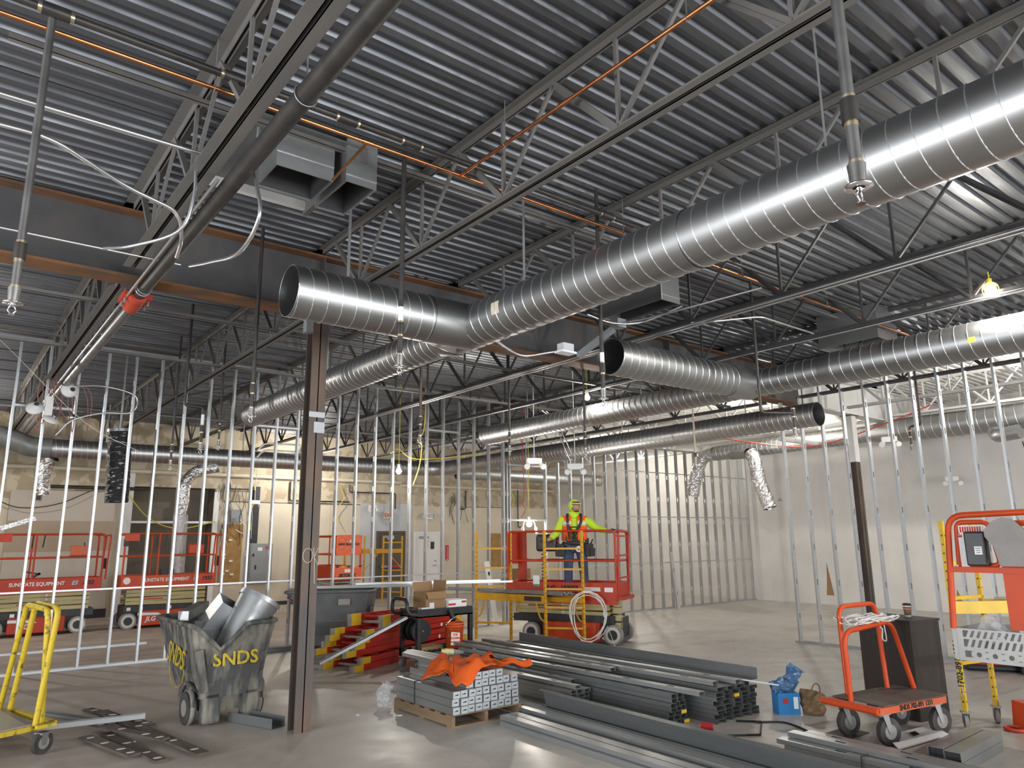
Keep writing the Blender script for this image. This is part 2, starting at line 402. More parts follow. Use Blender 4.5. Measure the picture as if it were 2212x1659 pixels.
for y, z, h in ((10.9, .25, .9), (12.2, 2.9, .12), (7.6, .15, .42)):
    part('torn_patch', MB().add([(XR-.006, y, z), (XR-.006, y+.22, z), (XR-.006, y+.17, z+h*.5), (XR-.006, y+.14, z+h)], [(0, 1, 2, 3)]), 'cardboard' if z < 1 else 'tan_band', wr)
struct('wall_left', MB().bb(XL-.15, XL, YF, -.6, 0, ZD+.05).bb(XL-.15, XL, 8.6, YB, 0, ZD+.05).bb(XL-.15, XL, -.6, 8.6, 3.4, ZD+.05).bb(XL-.15, XL, -.6, 8.6, 0, .4), 'wall_white')
struct('wall_front', MB().bb(XL, -.6, YF-.15, YF, 0, ZD+.05).bb(12.6, XR, YF-.15, YF, 0, ZD+.05).bb(-.6, 12.6, YF-.15, YF, 3.4, ZD+.05).bb(-.6, 12.6, YF-.15, YF, 0, .4), 'wall_white')
wf = MB()
for k in range(9): wf.bb(-.6+k*1.64, -.54+k*1.64, YF-.1, YF-.02, .4, 3.4)
struct('added_window_1', wf, 'alu')  # unseen mullions, made up to go with the front fill light
wf = MB()
for k in range(7): wf.bb(XL-.1, XL-.02, -.6+k*1.523, -.54+k*1.523, .4, 3.4)
struct('added_window_2', wf, 'alu')  # made-up window bars out of view, for the left fill light

# doors in the back wall
def door(n, x0, x1, h, body, frame, far=False):
    d = tag(ob('door_%d' % n, MB().bb(x0, x1, YB-.06, YB-.015, .01, h).mesh('door', body)), kind='structure')
    part('door_frame', MB().bb(x0-.07, x0, YB-.10, YB, 0, h+.07).bb(x1, x1+.07, YB-.10, YB, 0, h+.07).bb(x0, x1, YB-.10, YB, h, h+.07), frame, d)
    part('door_closer', MB().bb(x0+.16, x0+.5, YB-.13, YB-.06, h-.16, h-.08), 'alu', d)
    return d
d1 = door(1, 11.72, 12.66, 2.10, 'door_brown', 'door_brown')
part('panic_bar', MB().bb(11.8, 12.6, YB-.13, YB-.08, .98, 1.05), 'alu', d1)
part('push_label', MB().bb(12.05, 12.5, YB-.135, YB-.13, .97, 1.06), 'sign_red', d1)
part('notice', MB().bb(12.05, 12.3, YB-.065, YB-.06, 1.9, 2.02), 'white', d1)
d2 = door(2, 13.13, 14.06, 2.07, 'white', 'white')
part('notice', MB().bb(13.75, 13.9, YB-.065, YB-.06, 1.55, 1.8), 'charcoal', d2)
for k, s in enumerate((.22, .12, .17, .20)): part('notice_line', MB().box((13.58, YB-.061, 1.80-.055*k), (s, .003, .018)), 'panel_box_grey', d2)
part('lever_handle', MB().cyl((13.95, YB-.06, 1.0), (13.95, YB-.12, 1.0), .02).bar((13.95, YB-.12, 1.0), (13.82, YB-.12, 1.0), .02, .02), 'alu', d2)
part('lock_cylinder', MB().cyl((13.95, YB-.06, 1.15), (13.95, YB-.085, 1.15), .025), 'alu', d2)

def exit_sign(x, z, lab, face, mt):
    t = thing('exit_sign', lab, 'exit sign', (x, YB-.09, z))
    bevel(part('housing', MB().box((0, 0, 0), (.36, .10, .22)), face, t), .01)
    text('EXIT', .17, mt, t, (0, -.052, 0), (R(90), 0, 0), bold=.004)
    return t
exit_sign(12.05, 2.69, 'cream exit sign with red letters above the brown door', 'sign_cream', 'text_red')
e2 = exit_sign(13.62, 2.68, 'white exit sign with grey letters above the white door', 'white', 'panel_box_grey')
for s in (-1, 1): part('lamp_head', MB().cyl((s*.26, -.02, 0), (s*.26, -.09, -.01), .07, 14), 'panel_grey', e2)

fs = thing('wall_sign', 'narrow red vertical fire extinguisher sign beside the white door', 'sign', (14.47, YB-.012, 1.41))
part('plate', MB().box((0, 0, 0), (.12, .02, .52)), 'sign_red', fs)
text('FIRE EXTINGUISHER', .055, 'text_white', fs, (0, -.012, .03), (R(90), R(90), 0), squash=.75)
part('arrow', MB().add([(-.04, -.012, -.2), (.04, -.012, -.2), (0, -.012, -.25)], [(0, 1, 2)]), 'text_white', fs)
ep = thing('electric_panel', 'grey electrical panel cabinet on the cream wall', 'electrical panel', (7.79, YB-.105, 1.23))
bevel(part('cabinet', MB().box((0, .02, 0), (.68, .16, 1.16)), 'panel_box_grey', ep), .012)
part('cover', MB().box((0, -.068, 0), (.60, .016, 1.06)), 'panel_box_grey', ep)
part('latch', MB().box((-.16, -.085, -.1), (.04, .02, .12)), 'black', ep)
part('latch', MB().box((-.24, -.085, .25), (.05, .02, .08)), 'black', ep)
part('warning_label', MB().box((-.05, -.078, .42), (.14, .004, .10)), 'white', ep)
part('warning_label', MB().box((.16, -.078, .46), (.08, .004, .08)), 'sign_red', ep)
pb = thing('plywood_board', 'bare plywood panel fixed to the wall behind the scaffold', 'board', (16.55, YB-.02, 1.45))
part('board', MB().box((0, 0, 0), (.62, .03, 1.25)), 'plywood', pb)
ob2 = thing('plywood_board', 'rough plywood telephone board with clips beside the alcove', 'board', (6.93, YB-.03, 1.55))
part('board', MB().box((0, 0, 0), (.62, .03, 1.65)), 'plywood', ob2)
for k in range(7): part('punch_block', MB().box((random.uniform(-.22, .22), -.03, random.uniform(-.7, .6)), (.10, .03, .05)), 'white', ob2)
single('outlet_cover', MB().box((0, 0, 0), (.09, .012, .13)), 'sign_cream', 'small beige outlet plate low on the taupe wall', 'outlet', (3.28, YB-.327, .62))
gp = thing('junction_box', 'grey metal wall box with flex leads above the plywood board', 'junction box', (7.0, YB-.06, 2.62))
part('box', MB().box((0, 0, 0), (.30, .10, .36)), 'panel_box_grey', gp)
part('lead', MB().tube(spline([(.1, -.05, -.1), (.25, -.12, -.3), (.2, -.1, -.5), (.0, -.08, -.4)]), .012, 6), 'conduit', gp)

# ------------------------------------------------------------------ main beam and columns
bm_ = thing('steel_beam', 'deep rusty-flanged steel beam crossing over the column', 'beam', (0, 7.6, 0))
part('web', MB().bb(XL, 13.4, -.006, .006, 4.42, 5.08), 'beam_web', bm_); part('web', MB().bb(13.4, XR, -.006, .006, 4.42, 5.08), 'steel_white', bm_)
part('bottom_flange', MB().bb(XL, 13.4, -.14, .14, 4.40, 4.425), 'rust', bm_); part('bottom_flange', MB().bb(13.4, XR, -.14, .14, 4.40, 4.425), 'steel_white', bm_)
part('top_flange', MB().bb(XL, 13.4, -.14, .14, 5.07, 5.095), 'rust', bm_); part('top_flange', MB().bb(13.4, XR, -.14, .14, 5.07, 5.095), 'steel_white', bm_)
for x in (3.18, 9.2): part('stiffener', MB().bb(x-.005, x+.005, -.13, .13, 4.425, 5.07), 'beam_web', bm_)
def column(x, y, lab, m1, m2=None):
    t = thing('steel_column', lab, 'column', (x, y, 0)); a = .088
    mb = MB().bb(-a, a, -a, -a+.014, 0, 4.38).bb(-a, a, a-.014, a, 0, 4.38).bb(-.006, .006, -a, a, 0, 4.38)
    part('shaft', mb, m1, t); part('cap_plate', MB().bb(-.14, .14, -.14, .14, 4.38, 4.40), m1, t)
    return t
c1 = column(3.18, 7.6, 'dark rusty steel column with OK chalked on it', 'col_steel')
part('tape_patch', MB().bb(-.092, .092, -.0925, -.088, 3.22, 3.28), 'panel_grey', c1)
part('tape_patch', MB().bb(-.03, .092, -.0925, -.088, 3.05, 3.17), 'panel_grey', c1)
part('chalk_mark', MB().tube([(-.03+.055*math.cos(t/16*6.283), -.0905, 1.74+.075*math.sin(t/16*6.283)) for t in range(16)], .0035, 4, True), 'chalk', c1)
part('chalk_mark', MB().tube([(.03, -.0905, 1.82), (.045, -.0905, 1.70), (.055, -.0905, 1.45)], .0035, 4), 'chalk', c1)
part('chalk_mark', MB().tube([(.085, -.0905, 1.82), (.04, -.0905, 1.72), (.088, -.0905, 1.64)], .0035, 4), 'chalk', c1)
part('junction_box', MB().box((-.12, -.03, 4.25), (.09, .10, .14)), 'panel_box_grey', c1)
c2 = column(15.2, 7.6, 'brown steel column with a white top behind the studs by the podium', 'col_steel')
part('painted_top', MB().bb(-.092, .092, -.092, .092, 3.4, 4.38), 'steel_white', c2)
# white painted bulkhead by the second column
single('bulkhead', MB().bb(17.0, 17.45, 7.85, 9.2, 4.15, 5.15), 'wall_white', 'white painted boxed bulkhead hanging under the white roof', 'bulkhead')

# ------------------------------------------------------------------ open-web roof joists
def angle_pair(y0, y1, ztop, down, leg=.055, gap=.02, th=.006):
    mb = MB()
    s = -1 if down else 1
    for q in (-1, 1):
        x0, x1 = sorted((q*gap/2, q*(gap/2+leg)))
        zz = sorted((ztop, ztop+s*th)); mb.bb(x0, x1, y0, y1, *zz)
        xa, xb = sorted((q*gap/2, q*(gap/2+th))); zz = sorted((ztop, ztop+s*leg)); mb.bb(xa, xb, y0, y1, *zz)
    return mb
PN = 1.22
webm = {}
def web_mesh(kind, mt):
    if (kind, mt) not in webm:
        mb = MB()
        if kind == 'vertical': mb.bar((0, 0, 4.47), (0, 0, 5.13), .026, .026)
        elif kind == 'up': mb.bar((0, 0, 4.47), (0, PN/2, 5.13), .045, .03).bar((0, 0.02, 4.47), (0, PN/2+.02, 5.13), .006, .05)
        else: mb.bar((0, 0, 5.13), (0, PN/2, 4.47), .026, .026)
        webm[(kind, mt)] = mb.mesh('web_member', mt)
    return webm[(kind, mt)]
def joist(x, y0, y1, lab, mt, leg=.055, grp='open-web roof joists'):
    t = thing('roof_joist', lab, 'joist', (x, 0, 0), 0, grp)
    part('top_chord', angle_pair(y0, y1, 5.165, True, leg), mt, t)
    part('bottom_chord', angle_pair(y0+.45, y1-.45, 4.43, False, leg), mt, t)
    n0 = 2.87-PN*math.floor((2.87-y0)/PN)
    y = n0
    while y < y1-.3:
        if y > y0+.4:
            ob('web_member', web_mesh('vertical', mt), t, (0, y, 0))
            if y+PN/2 < y1: ob('web_member', web_mesh('up', mt), t, (0, y, 0))
            if y-PN/2 > y0: ob('web_member', web_mesh('down', mt), t, (0, y-PN/2, 0))
        y += PN
    return t
JX = [(1.19, 'beside the large black pipe'), (3.16, 'beside the copper branch pipe'), (5.03, 'above the first round duct'), (6.98, 'carrying two thin conduits'), (8.80, 'above the second round duct'), (10.72, 'between the second and third round ducts'), (12.62, 'above the stud wall by the podium'), (14.5, 'left of the white bulkhead'), (16.4, 'above the white bulkhead'), (18.3, 'next to the white right wall')]
for k, (x, where) in enumerate(JX):
    mt = 'steel' if x < 6 else ('steel_dark' if x < 13.4 else 'steel_white')
    nm = {'steel': 'grey', 'steel_dark': 'black', 'steel_white': 'white painted'}[mt]
    joist(x, -6.5, 7.72, '%s open-web joist %s, ending on the rusty beam' % (nm, where), mt, .075 if k == 0 else .055)
    joist(x, 7.48, YB-.05, '%s open-web joist %s, past the beam' % (nm, where), mt, .075 if k == 0 else .055)
# bridging angles that tie the joists together
for y, z, lab in ((5.18, 5.06, 'high thin bridging angle near the sprinkler main'), (8.75, 4.47, 'low bridging angle just past the rusty beam'), (11.1, 4.47, 'low bridging angle half way to the stud wall by the orange lifts'), (13.0, 5.06, 'high bridging angle just before the stud wall by the orange lifts'), (16.4, 4.47, 'low bridging angle beyond the stud wall by the orange lifts'), (19.6, 4.9, 'bridging angle above the far round duct')):
    single('bridging_angle', MB().bb(0.0, 12.6, y-.02, y+.02, z, z+.004).bb(0.0, 12.6, y-.02, y-.016, z, z+.04), 'steel', lab, 'steel angle')
for k, x in enumerate((3.9, 8.0, 9.9)):
    single('bridging_brace', MB().bar((x-1.0 if k else 3.16, 14.2+k*.7, 4.47), (x+.9 if k else 5.03, 14.2+k*.7, 5.12), .03, .03), 'steel_dark', ('crossed bridging brace between the grey joists past the stud wall by the orange lifts', 'crossed bridging brace beside the second duct past the stud wall by the orange lifts', 'crossed bridging brace beside the third duct past the stud wall by the orange lifts')[k], 'brace')

# ------------------------------------------------------------------ metal stud partitions
def stud_mesh(h, name='stud'):
    mb = MB(); d, fl, t = .092, .034, .0025
    holes = [z for z in [.46+.61*k for k in range(9)] if z < h-.2]
    z0 = 0
    for z in holes:
        mb.bb(0, t, 0, d, z0, z-.05)
        mb.bb(0, t, 0, d/2-.019, z-.05, z+.05); mb.bb(0, t, d/2+.019, d, z-.05, z+.05)
        z0 = z+.05
    mb.bb(0, t, 0, d, z0, h)
    mb.bb(t, fl, 0, t, 0, h); mb.bb(t, fl, d-t, d, 0, h)
    return mb.mesh(name, 'galv')
SM = {}
def stud(h, parent, loc, rz=0):
    if h not in SM: SM[h] = stud_mesh(h)
    return ob('stud', SM[h], parent, loc, (0, 0, rz))
def track_mb(L, up=True):
    s = 1 if up else -1
    mb = MB().bb(0, L, -.002, .096, 0 if up else -.003, .003 if up else 0)
    z = sorted((0, s*.032)); mb.bb(0, L, -.004, -.001, *z).bb(0, L, .095, .098, *z)
    return mb
P1 = thing('stud_partition', 'long open metal stud partition in front of the two orange lifts', 'stud wall', (0, 13.35, 0))
part('floor_track', track_mb(10.7).add([], []), 'galv', P1, (-.3, 0, 0))
part('top_track', track_mb(10.7, False), 'galv', P1, (-.3, 0, 5.08))
xs = [.32+.4135*k for k in range(25)]
for x in xs: stud(5.07, P1, (x, 0, .003))
part('bridging_channel', MB().bb(-.3, 10.3, .036, .056, 1.16, 1.185), 'galv', P1)
for x0, x1, z in ((.73, 1.56, 3.97), (4.45, 5.28, 3.97), (8.17, 9.0, 4.2)):
    part('header_track', track_mb(x1-x0+.02), 'galv', P1, (x0, -.003, z))
P2 = thing('stud_partition', 'metal stud partition behind the worker, running to the white right wall', 'stud wall', (0, 13.35, 0))
part('floor_track', track_mb(8.35), 'galv', P2, (11.52, 0, 0))
part('top_track', track_mb(5.8, False), 'galv', P2, (14.1, 0, 4.32))
part('header_track', track_mb(1.2), 'galv', P2, (10.36, 0, 2.29))
part('header_track', track_mb(1.0), 'galv', P2, (10.36, 0, 3.56))
stud(3.62, P2, (10.34, 0, .003)); stud(3.62, P2, (10.42, 0, .003))
k = 0; x = 11.53
while x < 19.85:
    stud(3.7 if x < 12.2 else (4.05 if x < 14.1 else 4.30), P2, (x, 0, .003)); x += .4115
part('bridging_channel', MB().bb(12.3, 19.8, .036, .056, 1.19, 1.215), 'galv', P2)
part('bridging_channel', MB().bb(14.2, 19.8, .036, .056, 2.41, 2.435), 'galv', P2)
part('bridging_channel', MB().bb(14.2, 19.8, .036, .056, 3.62, 3.645), 'galv', P2)
P3 = thing('stud_partition', 'metal stud partition beside the dark podium, in front of the white wall', 'stud wall', (12.55, 0, 0))
part('floor_track', track_mb(8.7), 'galv', P3, (.095, -1.0, 0), (0, 0, R(90)))
part('top_track', track_mb(8.7, False), 'galv', P3, (.095, -1.0, 5.08), (0, 0, R(90)))
for k in range(20):
    stud(5.07, P3, (.094, 7.6-.405*k, .003), R(90))
# ================================================================== round ducts
def duct_tube(path, r, n=40, inner=True):
    mb = MB().tube(path, r, n, cap=False)
    if inner:
        rr = [q-.004 for q in r] if isinstance(r, (list, tuple)) else r-.004
        P = list(reversed([Vector(p) for p in path])); rr = list(reversed(rr)) if isinstance(rr, list) else rr
        mb.tube(P, rr, n, cap=False)
        P = [Vector(p) for p in path]; fr = frames(P)
        for k in (0, -1):
            t, a, b = fr[k]; q = r[k] if isinstance(r, (list, tuple)) else r
            mb.tube([P[k]+(a*math.cos(2*math.pi*i/n)+b*math.sin(2*math.pi*i/n))*(q-.002) for i in range(n)], .004, 4, True)
    return mb
def resample(path, step):
    P = [Vector(p) for p in path]; out = [P[0]]
    for a, b in zip(P, P[1:]):
        L = (b-a).length; m = max(1, int(L/step))
        out += [a.lerp(b, i/m) for i in range(1, m+1)]
    return out
def seam_mb(path, r, pitch=.135, n=28, h=.006, w=.0045):
    """one continuous spiral bead standing proud of the duct"""
    P = resample(path, pitch/2); fr = frames(P); cum = [0]
    for a, b in zip(P, P[1:]): cum.append(cum[-1]+(b-a).length)
    tot = cum[-1]; steps = int(tot/pitch*n); pts = []; j = 0
    for i in range(steps+1):
        s = tot*i/steps
        while j < len(cum)-2 and cum[j+1] < s: j += 1
        u = (s-cum[j])/max(1e-6, cum[j+1]-cum[j]); c = P[j].lerp(P[j+1], u)
        t = fr[j][0]; a = fr[j][1].lerp(fr[j+1][1], u); b = fr[j][2].lerp(fr[j+1][2], u)
        q = 2*math.pi*s/pitch; d = a*math.cos(q)+b*math.sin(q)
        pts.append((c+d*(r-.001), c+d*(r+h), t))
    vs_ = []
    for c, o, t in pts: vs_ += [c-t*w, o, c+t*w]
    fs = []
    for i in range(len(pts)-1):
        a = i*3; b = a+3
        fs += [(a, a+1, b+1, b), (a+1, a+2, b+2, b+1)]
    return MB().add(vs_, fs, True)
def duct_seg(t, path, r, pitch=.135, tubename='tube', n=40):
    part(tubename, duct_tube(path, r, n), 'duct', t); part('spiral_seam', seam_mb(path, r, pitch), 'seam', t)
def hanger(t, x, y, z, r):
    part('hanger_strap', MB().bar((x, y, z+r), (x, y, 5.14), .028, .002, (0, 1, 0)), 'galv_dull', t)
def collar(t, p, d, r, w=.05):
    p = Vector(p); d = Vector(d); part('collar', MB().tube([p-d*w, p+d*w], r+.004, 40, cap=False), 'duct', t)

Z = 4.035
d1_ = thing('spiral_duct', 'large spiral duct with a side branch nearest the rusty column', 'duct')
duct_seg(d1_, [(4.14, -2.0, Z), (4.14, 6.22, Z)], .225)
part('reducer', duct_tube([(4.14, 6.22, Z), (4.14, 6.30, Z), (4.14, 6.46, Z)], [.232, .232, .198], 40, False), 'duct', d1_)
duct_seg(d1_, [(4.14, 6.46, Z), (4.14, 12.57, Z)], .195, .125)
duct_seg(d1_, [(2.2, 5.93, Z), (3.62, 5.93, Z)], .232)
part('tee_fitting', duct_tube([(3.60, 5.93, Z), (4.14, 5.93, Z)], [.236, .236], 40, False), 'duct', d1_)
part('tee_gusset', MB().add([(3.62, 6.02, Z-.21), (4.05, 6.25, Z-.20), (4.14, 6.22, Z-.226), (3.95, 5.9, Z-.235)], [(0, 1, 2, 3)]), 'duct', d1_)
collar(d1_, (3.60, 5.93, Z), (1, 0, 0), .234, .02); collar(d1_, (4.14, 3.1, Z), (0, 1, 0), .226, .04)
for y in (2.03, 5.05, 9.5): hanger(d1_, 4.14, y, Z, .22)
hanger(d1_, 2.75, 5.93, Z, .23)
sl = MB()
for i in range(5):
    a0 = R(198-i*6); a1 = R(198-(i+1)*6)
    sl.add([(4.14+.2275*math.cos(a0), 5.16, Z+.2275*math.sin(a0)), (4.14+.2275*math.cos(a1), 5.16, Z+.2275*math.sin(a1)), (4.14+.2275*math.cos(a1), 5.28, Z+.2275*math.sin(a1)), (4.14+.2275*math.cos(a0), 5.28, Z+.2275*math.sin(a0))], [(0, 1, 2, 3)])
lb = part('shipping_label', sl, 'sign_cream', d1_)

d2_ = thing('spiral_duct', 'second spiral duct with a side branch, above the black joist conduits', 'duct')
duct_seg(d2_, [(9.05, -1.0, Z), (9.05, 4.62, Z)], .215)
part('reducer', duct_tube([(9.05, 4.62, Z), (9.05, 4.80, Z)], [.218, .192], 40, False), 'duct', d2_)
duct_seg(d2_, [(9.05, 4.80, Z), (9.05, 12.4, Z)], .19, .125)
duct_seg(d2_, [(6.2, 5.93, Z), (8.55, 5.93, Z)], .222)
part('tee_fitting', duct_tube([(8.53, 5.93, Z), (9.05, 5.93, Z)], [.226, .226], 40, False), 'duct', d2_)
collar(d2_, (8.53, 5.93, Z), (1, 0, 0), .224, .02)
part('price_sticker', MB().box((9.05-.217, 2.95, Z-.03), (.004, .07, .06)), 'wire_yellow', d2_)
for y in (2.4, 8.0, 11.0): hanger(d2_, 9.05, y, Z, .2)
d4_ = thing('spiral_duct', 'open-ended spiral duct curving round to run along the far wall', 'duct')
p4 = fillet([(12.3, 6.7, 4.03), (12.3, 19.4, 4.03), (1.9, 19.4, 4.0)], .55, 8)
duct_seg(d4_, p4, .218, .125)
p5 = spline([(1.9, 19.4, 4.0), (1.5, 19.4, 4.02), (1.05, 19.3, 4.16), (.55, 19.2, 4.22), (-.6, 19.0, 4.22)], 5)
part('flexible_elbow', duct_tube(p5, .225, 24, False), 'galv_dark', d4_)
for y in (8.2, 11.5, 15.0): hanger(d4_, 12.3, y, 4.03, .21)
for x in (3.0, 6.2, 9.4): hanger(d4_, x, 19.4, 4.0, .22)
collar(d4_, (12.3, 9.9, 4.03), (0, 1, 0), .22, .03)
d6_ = thing('spiral_duct', 'thin spiral duct along the far wall behind the worker', 'duct')
duct_seg(d6_, [(12.9, 19.2, 3.93), (19.2, 19.2, 3.93)], .2, .14)
for x in (14.5, 17.5): hanger(d6_, x, 19.2, 3.93, .2)
d7_ = thing('spiral_duct', 'pale spiral duct stepping down in size along the white right wall', 'duct')
duct_seg(d7_, [(16.5, -1, 4.13), (16.5, 7.25, 4.13)], .265, .17)
part('reducer', duct_tube([(16.5, 7.25, 4.13), (16.5, 7.75, 4.13)], [.27, .20], 40, False), 'duct', d7_)
duct_seg(d7_, [(16.5, 7.75, 4.13), (16.5, 12.0, 4.09)], .195, .14)
for y in (3.0, 6.5, 10.0): hanger(d7_, 16.5, y, 4.13, .2)
part('takeoff_elbow', MB().tube(spline([(16.45, 5.3, 3.95), (16.35, 5.25, 3.80), (16.2, 5.1, 3.78), (16.15, 4.8, 3.80)], 4), .14, 20), 'duct', d7_)

# flexible foil ducts
def crumple(path, r, n=26, amp=.07, step=.03, seed=1, rib=.0):
    rnd = random.Random(seed); P = resample(path, step); fr = frames(P); vs_ = []; m = len(P)
    for k in range(m):
        t, a, b = fr[k]
        for i in range(n):
            q = 2*math.pi*i/n; rr = r*(1+rnd.uniform(-amp, amp)+rib*(1 if k % 2 else -1)); vs_.append(P[k]+(a*math.cos(q)+b*math.sin(q))*rr)
    fs = [(k*n+i, k*n+(i+1) % n, (k+1)*n+(i+1) % n, (k+1)*n+i) for k in range(m-1) for i in range(n)]
    return MB().add(vs_, fs, False)
def flex(label, path, r, seed, tail=None, m='foil', rib=0.0, amp=.07):
    t = thing('flexible_duct', label, 'flexible duct'); part('sleeve', crumple(path, r, 26, amp, .035, seed, rib), m, t)
    P = [Vector(p) for p in path]; part('band', MB().tube([P[0], P[0].lerp(P[1], min(1, .05/(P[1]-P[0]).length))], r+.012, 24, cap=False), 'galv_dull', t)
    return t
fw = flex('wide black and silver foil duct hanging down behind the studs by the orange lifts', [(2.36, 14.05, 3.82), (2.40, 14.05, 3.2), (2.42, 14.05, 2.56)], .185, 3, m='foil_dark', amp=.035)
part('hanger_strap', MB().bar((2.36, 14.05, 3.8), (2.36, 14.05, 5.16), .03, .003, (0, 1, 0)), 'galv_dull', fw)
flex('short foil duct hanging below the far duct over the taupe wall', spline([(1.95, 19.5, 3.82), (1.84, 19.6, 3.6), (1.82, 19.6, 3.3), (1.86, 19.6, 2.96)], 4), .16, 4)
fx = flex('long foil duct dropping to the second orange lift', spline([(5.6, 19.4, 3.78), (5.1, 19.5, 3.62), (4.86, 19.5, 3.3), (4.84, 19.5, 2.9), (4.80, 19.5, 2.55)], 4), .14, 5)
part('clear_sleeve', crumple([(4.82, 19.5, 2.55), (4.84, 19.5, 1.15)], .17, 22, .04, .07, 8), 'clear_film', fx)
part('sleeve', crumple([(4.82, 19.5, 2.6), (4.84, 19.5, 1.1)], .10, 18, .08, .05, 9), 'foil', fx)
flex('foil duct bent down beside the thin end of the pale duct', spline([(16.5, 12.05, 4.09), (16.45, 12.4, 4.0), (16.45, 12.65, 3.6), (16.45, 12.85, 3.0)], 5), .17, 6)
fy = flex('foil duct hanging at the end of a ribbed side branch', spline([(16.0, 10.62, 3.93), (15.98, 10.5, 3.75), (16.0, 10.42, 3.2), (16.02, 10.2, 2.55)], 5), .165, 7)
part('ribbed_branch', crumple([(16.45, 11.5, 4.0), (16.05, 10.7, 3.94)], .125, 22, .0, .03, 2, .03), 'duct', fy)

# ================================================================== roof openings with cut rectangular ducts
rd = thing('rooftop_duct', 'pair of cut rectangular ducts hanging from a roof opening by the copper pipe', 'duct')
def open_box(x0, x1, y0, y1, z0, z1, t=.01):
    return MB().bb(x0, x1, y0, y0+t, z0, z1).bb(x0, x1, y1-t, y1, z0, z1).bb(x0, x0+t, y0+t, y1-t, z0, z1).bb(x1-t, x1, y0+t, y1-t, z0, z1)
part('box_duct', open_box(1.77, 2.25, 5.2, 5.66, 4.78, 5.168), 'galv_dull', rd); part('box_duct', open_box(2.32, 2.60, 5.12, 5.75, 4.78, 5.168), 'galv_dull', rd)
part('duct_liner', open_box(1.782, 2.238, 5.212, 5.648, 4.80, 5.168), 'duct_in', rd); part('duct_liner', open_box(2.332, 2.588, 5.132, 5.738, 4.80, 5.168), 'duct_in', rd)
part('curb_panel', MB().bb(1.45, 2.50, 5.1, 6.3, 5.10, 5.12), 'galv_dark', rd)
part('seam_strip', MB().bb(1.77, 2.25, 5.193, 5.2, 4.90, 4.908), 'seam', rd); part('seam_strip', MB().bb(2.32, 2.60, 5.113, 5.12, 4.84, 4.848), 'seam', rd)
part('curb_angle', MB().bb(1.45, 2.5, 6.3, 6.36, 5.02, 5.10), 'steel_white', rd)
part('curb_angle', MB().bb(2.45, 2.5, 5.1, 6.36, 4.98, 5.10), 'steel', rd)
rd2 = thing('rooftop_duct', 'dark cut rectangular duct hanging from the roof behind the first spiral duct', 'duct')
part('box_duct', open_box(6.25, 6.58, 5.15, 6.1, 4.56, 5.18), 'galv_dark', rd2); part('duct_liner', open_box(6.262, 6.568, 5.162, 6.088, 4.58, 5.18), 'duct_in', rd2)
part('corner_strip', MB().bb(6.243, 6.262, 5.143, 5.15, 4.56, 5.18), 'seam', rd2); part('seam_strip', MB().bb(6.26, 6.58, 5.143, 5.15, 4.62, 4.628), 'seam', rd2)
rd3 = thing('rooftop_duct', 'bright cut duct end under the roof behind the second spiral duct', 'duct')
part('box_duct', open_box(10.3, 10.9, 4.6, 5.5, 4.66, 5.168), 'galv_box', rd3); part('duct_liner', open_box(10.312, 10.888, 4.612, 5.488, 4.68, 5.168), 'galv_dull', rd3)

# ================================================================== pipes
bp = thing('sprinkler_main', 'large black steel pipe with a red grooved coupling', 'pipe')
px, pz = 1.37, 4.37
part('pipe', MB().cyl((px, -3, pz), (px, 7.9, pz), .06, 20), 'pipe_black', bp)
part('pipe', MB().cyl((px, 8.2, pz-.02), (px, 19.2, pz-.05), .058, 20), 'pipe_grey', bp)
cp = part('coupling', MB().cyl((px, 7.86, pz), (px, 8.26, pz-.02), .088, 20).box((px+.10, 8.06, pz), (.07, .3, .06)).box((px-.10, 8.06, pz), (.07, .3, .06)), 'coupling_red', bp)
for s in (-1, 1):
    for y in (7.98, 8.14): part('bolt', MB().cyl((px+s*.11, y, pz-.08), (px+s*.11, y, pz+.08), .012, 8), 'alu', cp)
part('band', MB().tube([(px+.065*math.cos(a/20*6.283), 7.7, pz+.065*math.sin(a/20*6.283)) for a in range(20)], .006, 5, True), 'galv', bp)
for y in (7.62, 9.6, 3.6): part('hanger_loop', MB().tube([(px+.068*math.cos(a/20*6.283), y, pz+.068*math.sin(a/20*6.283)) for a in range(20)], .004, 5, True).cyl((px, y, pz+.068), (px, y, 5.15), .005, 6), 'galv_dull', bp)
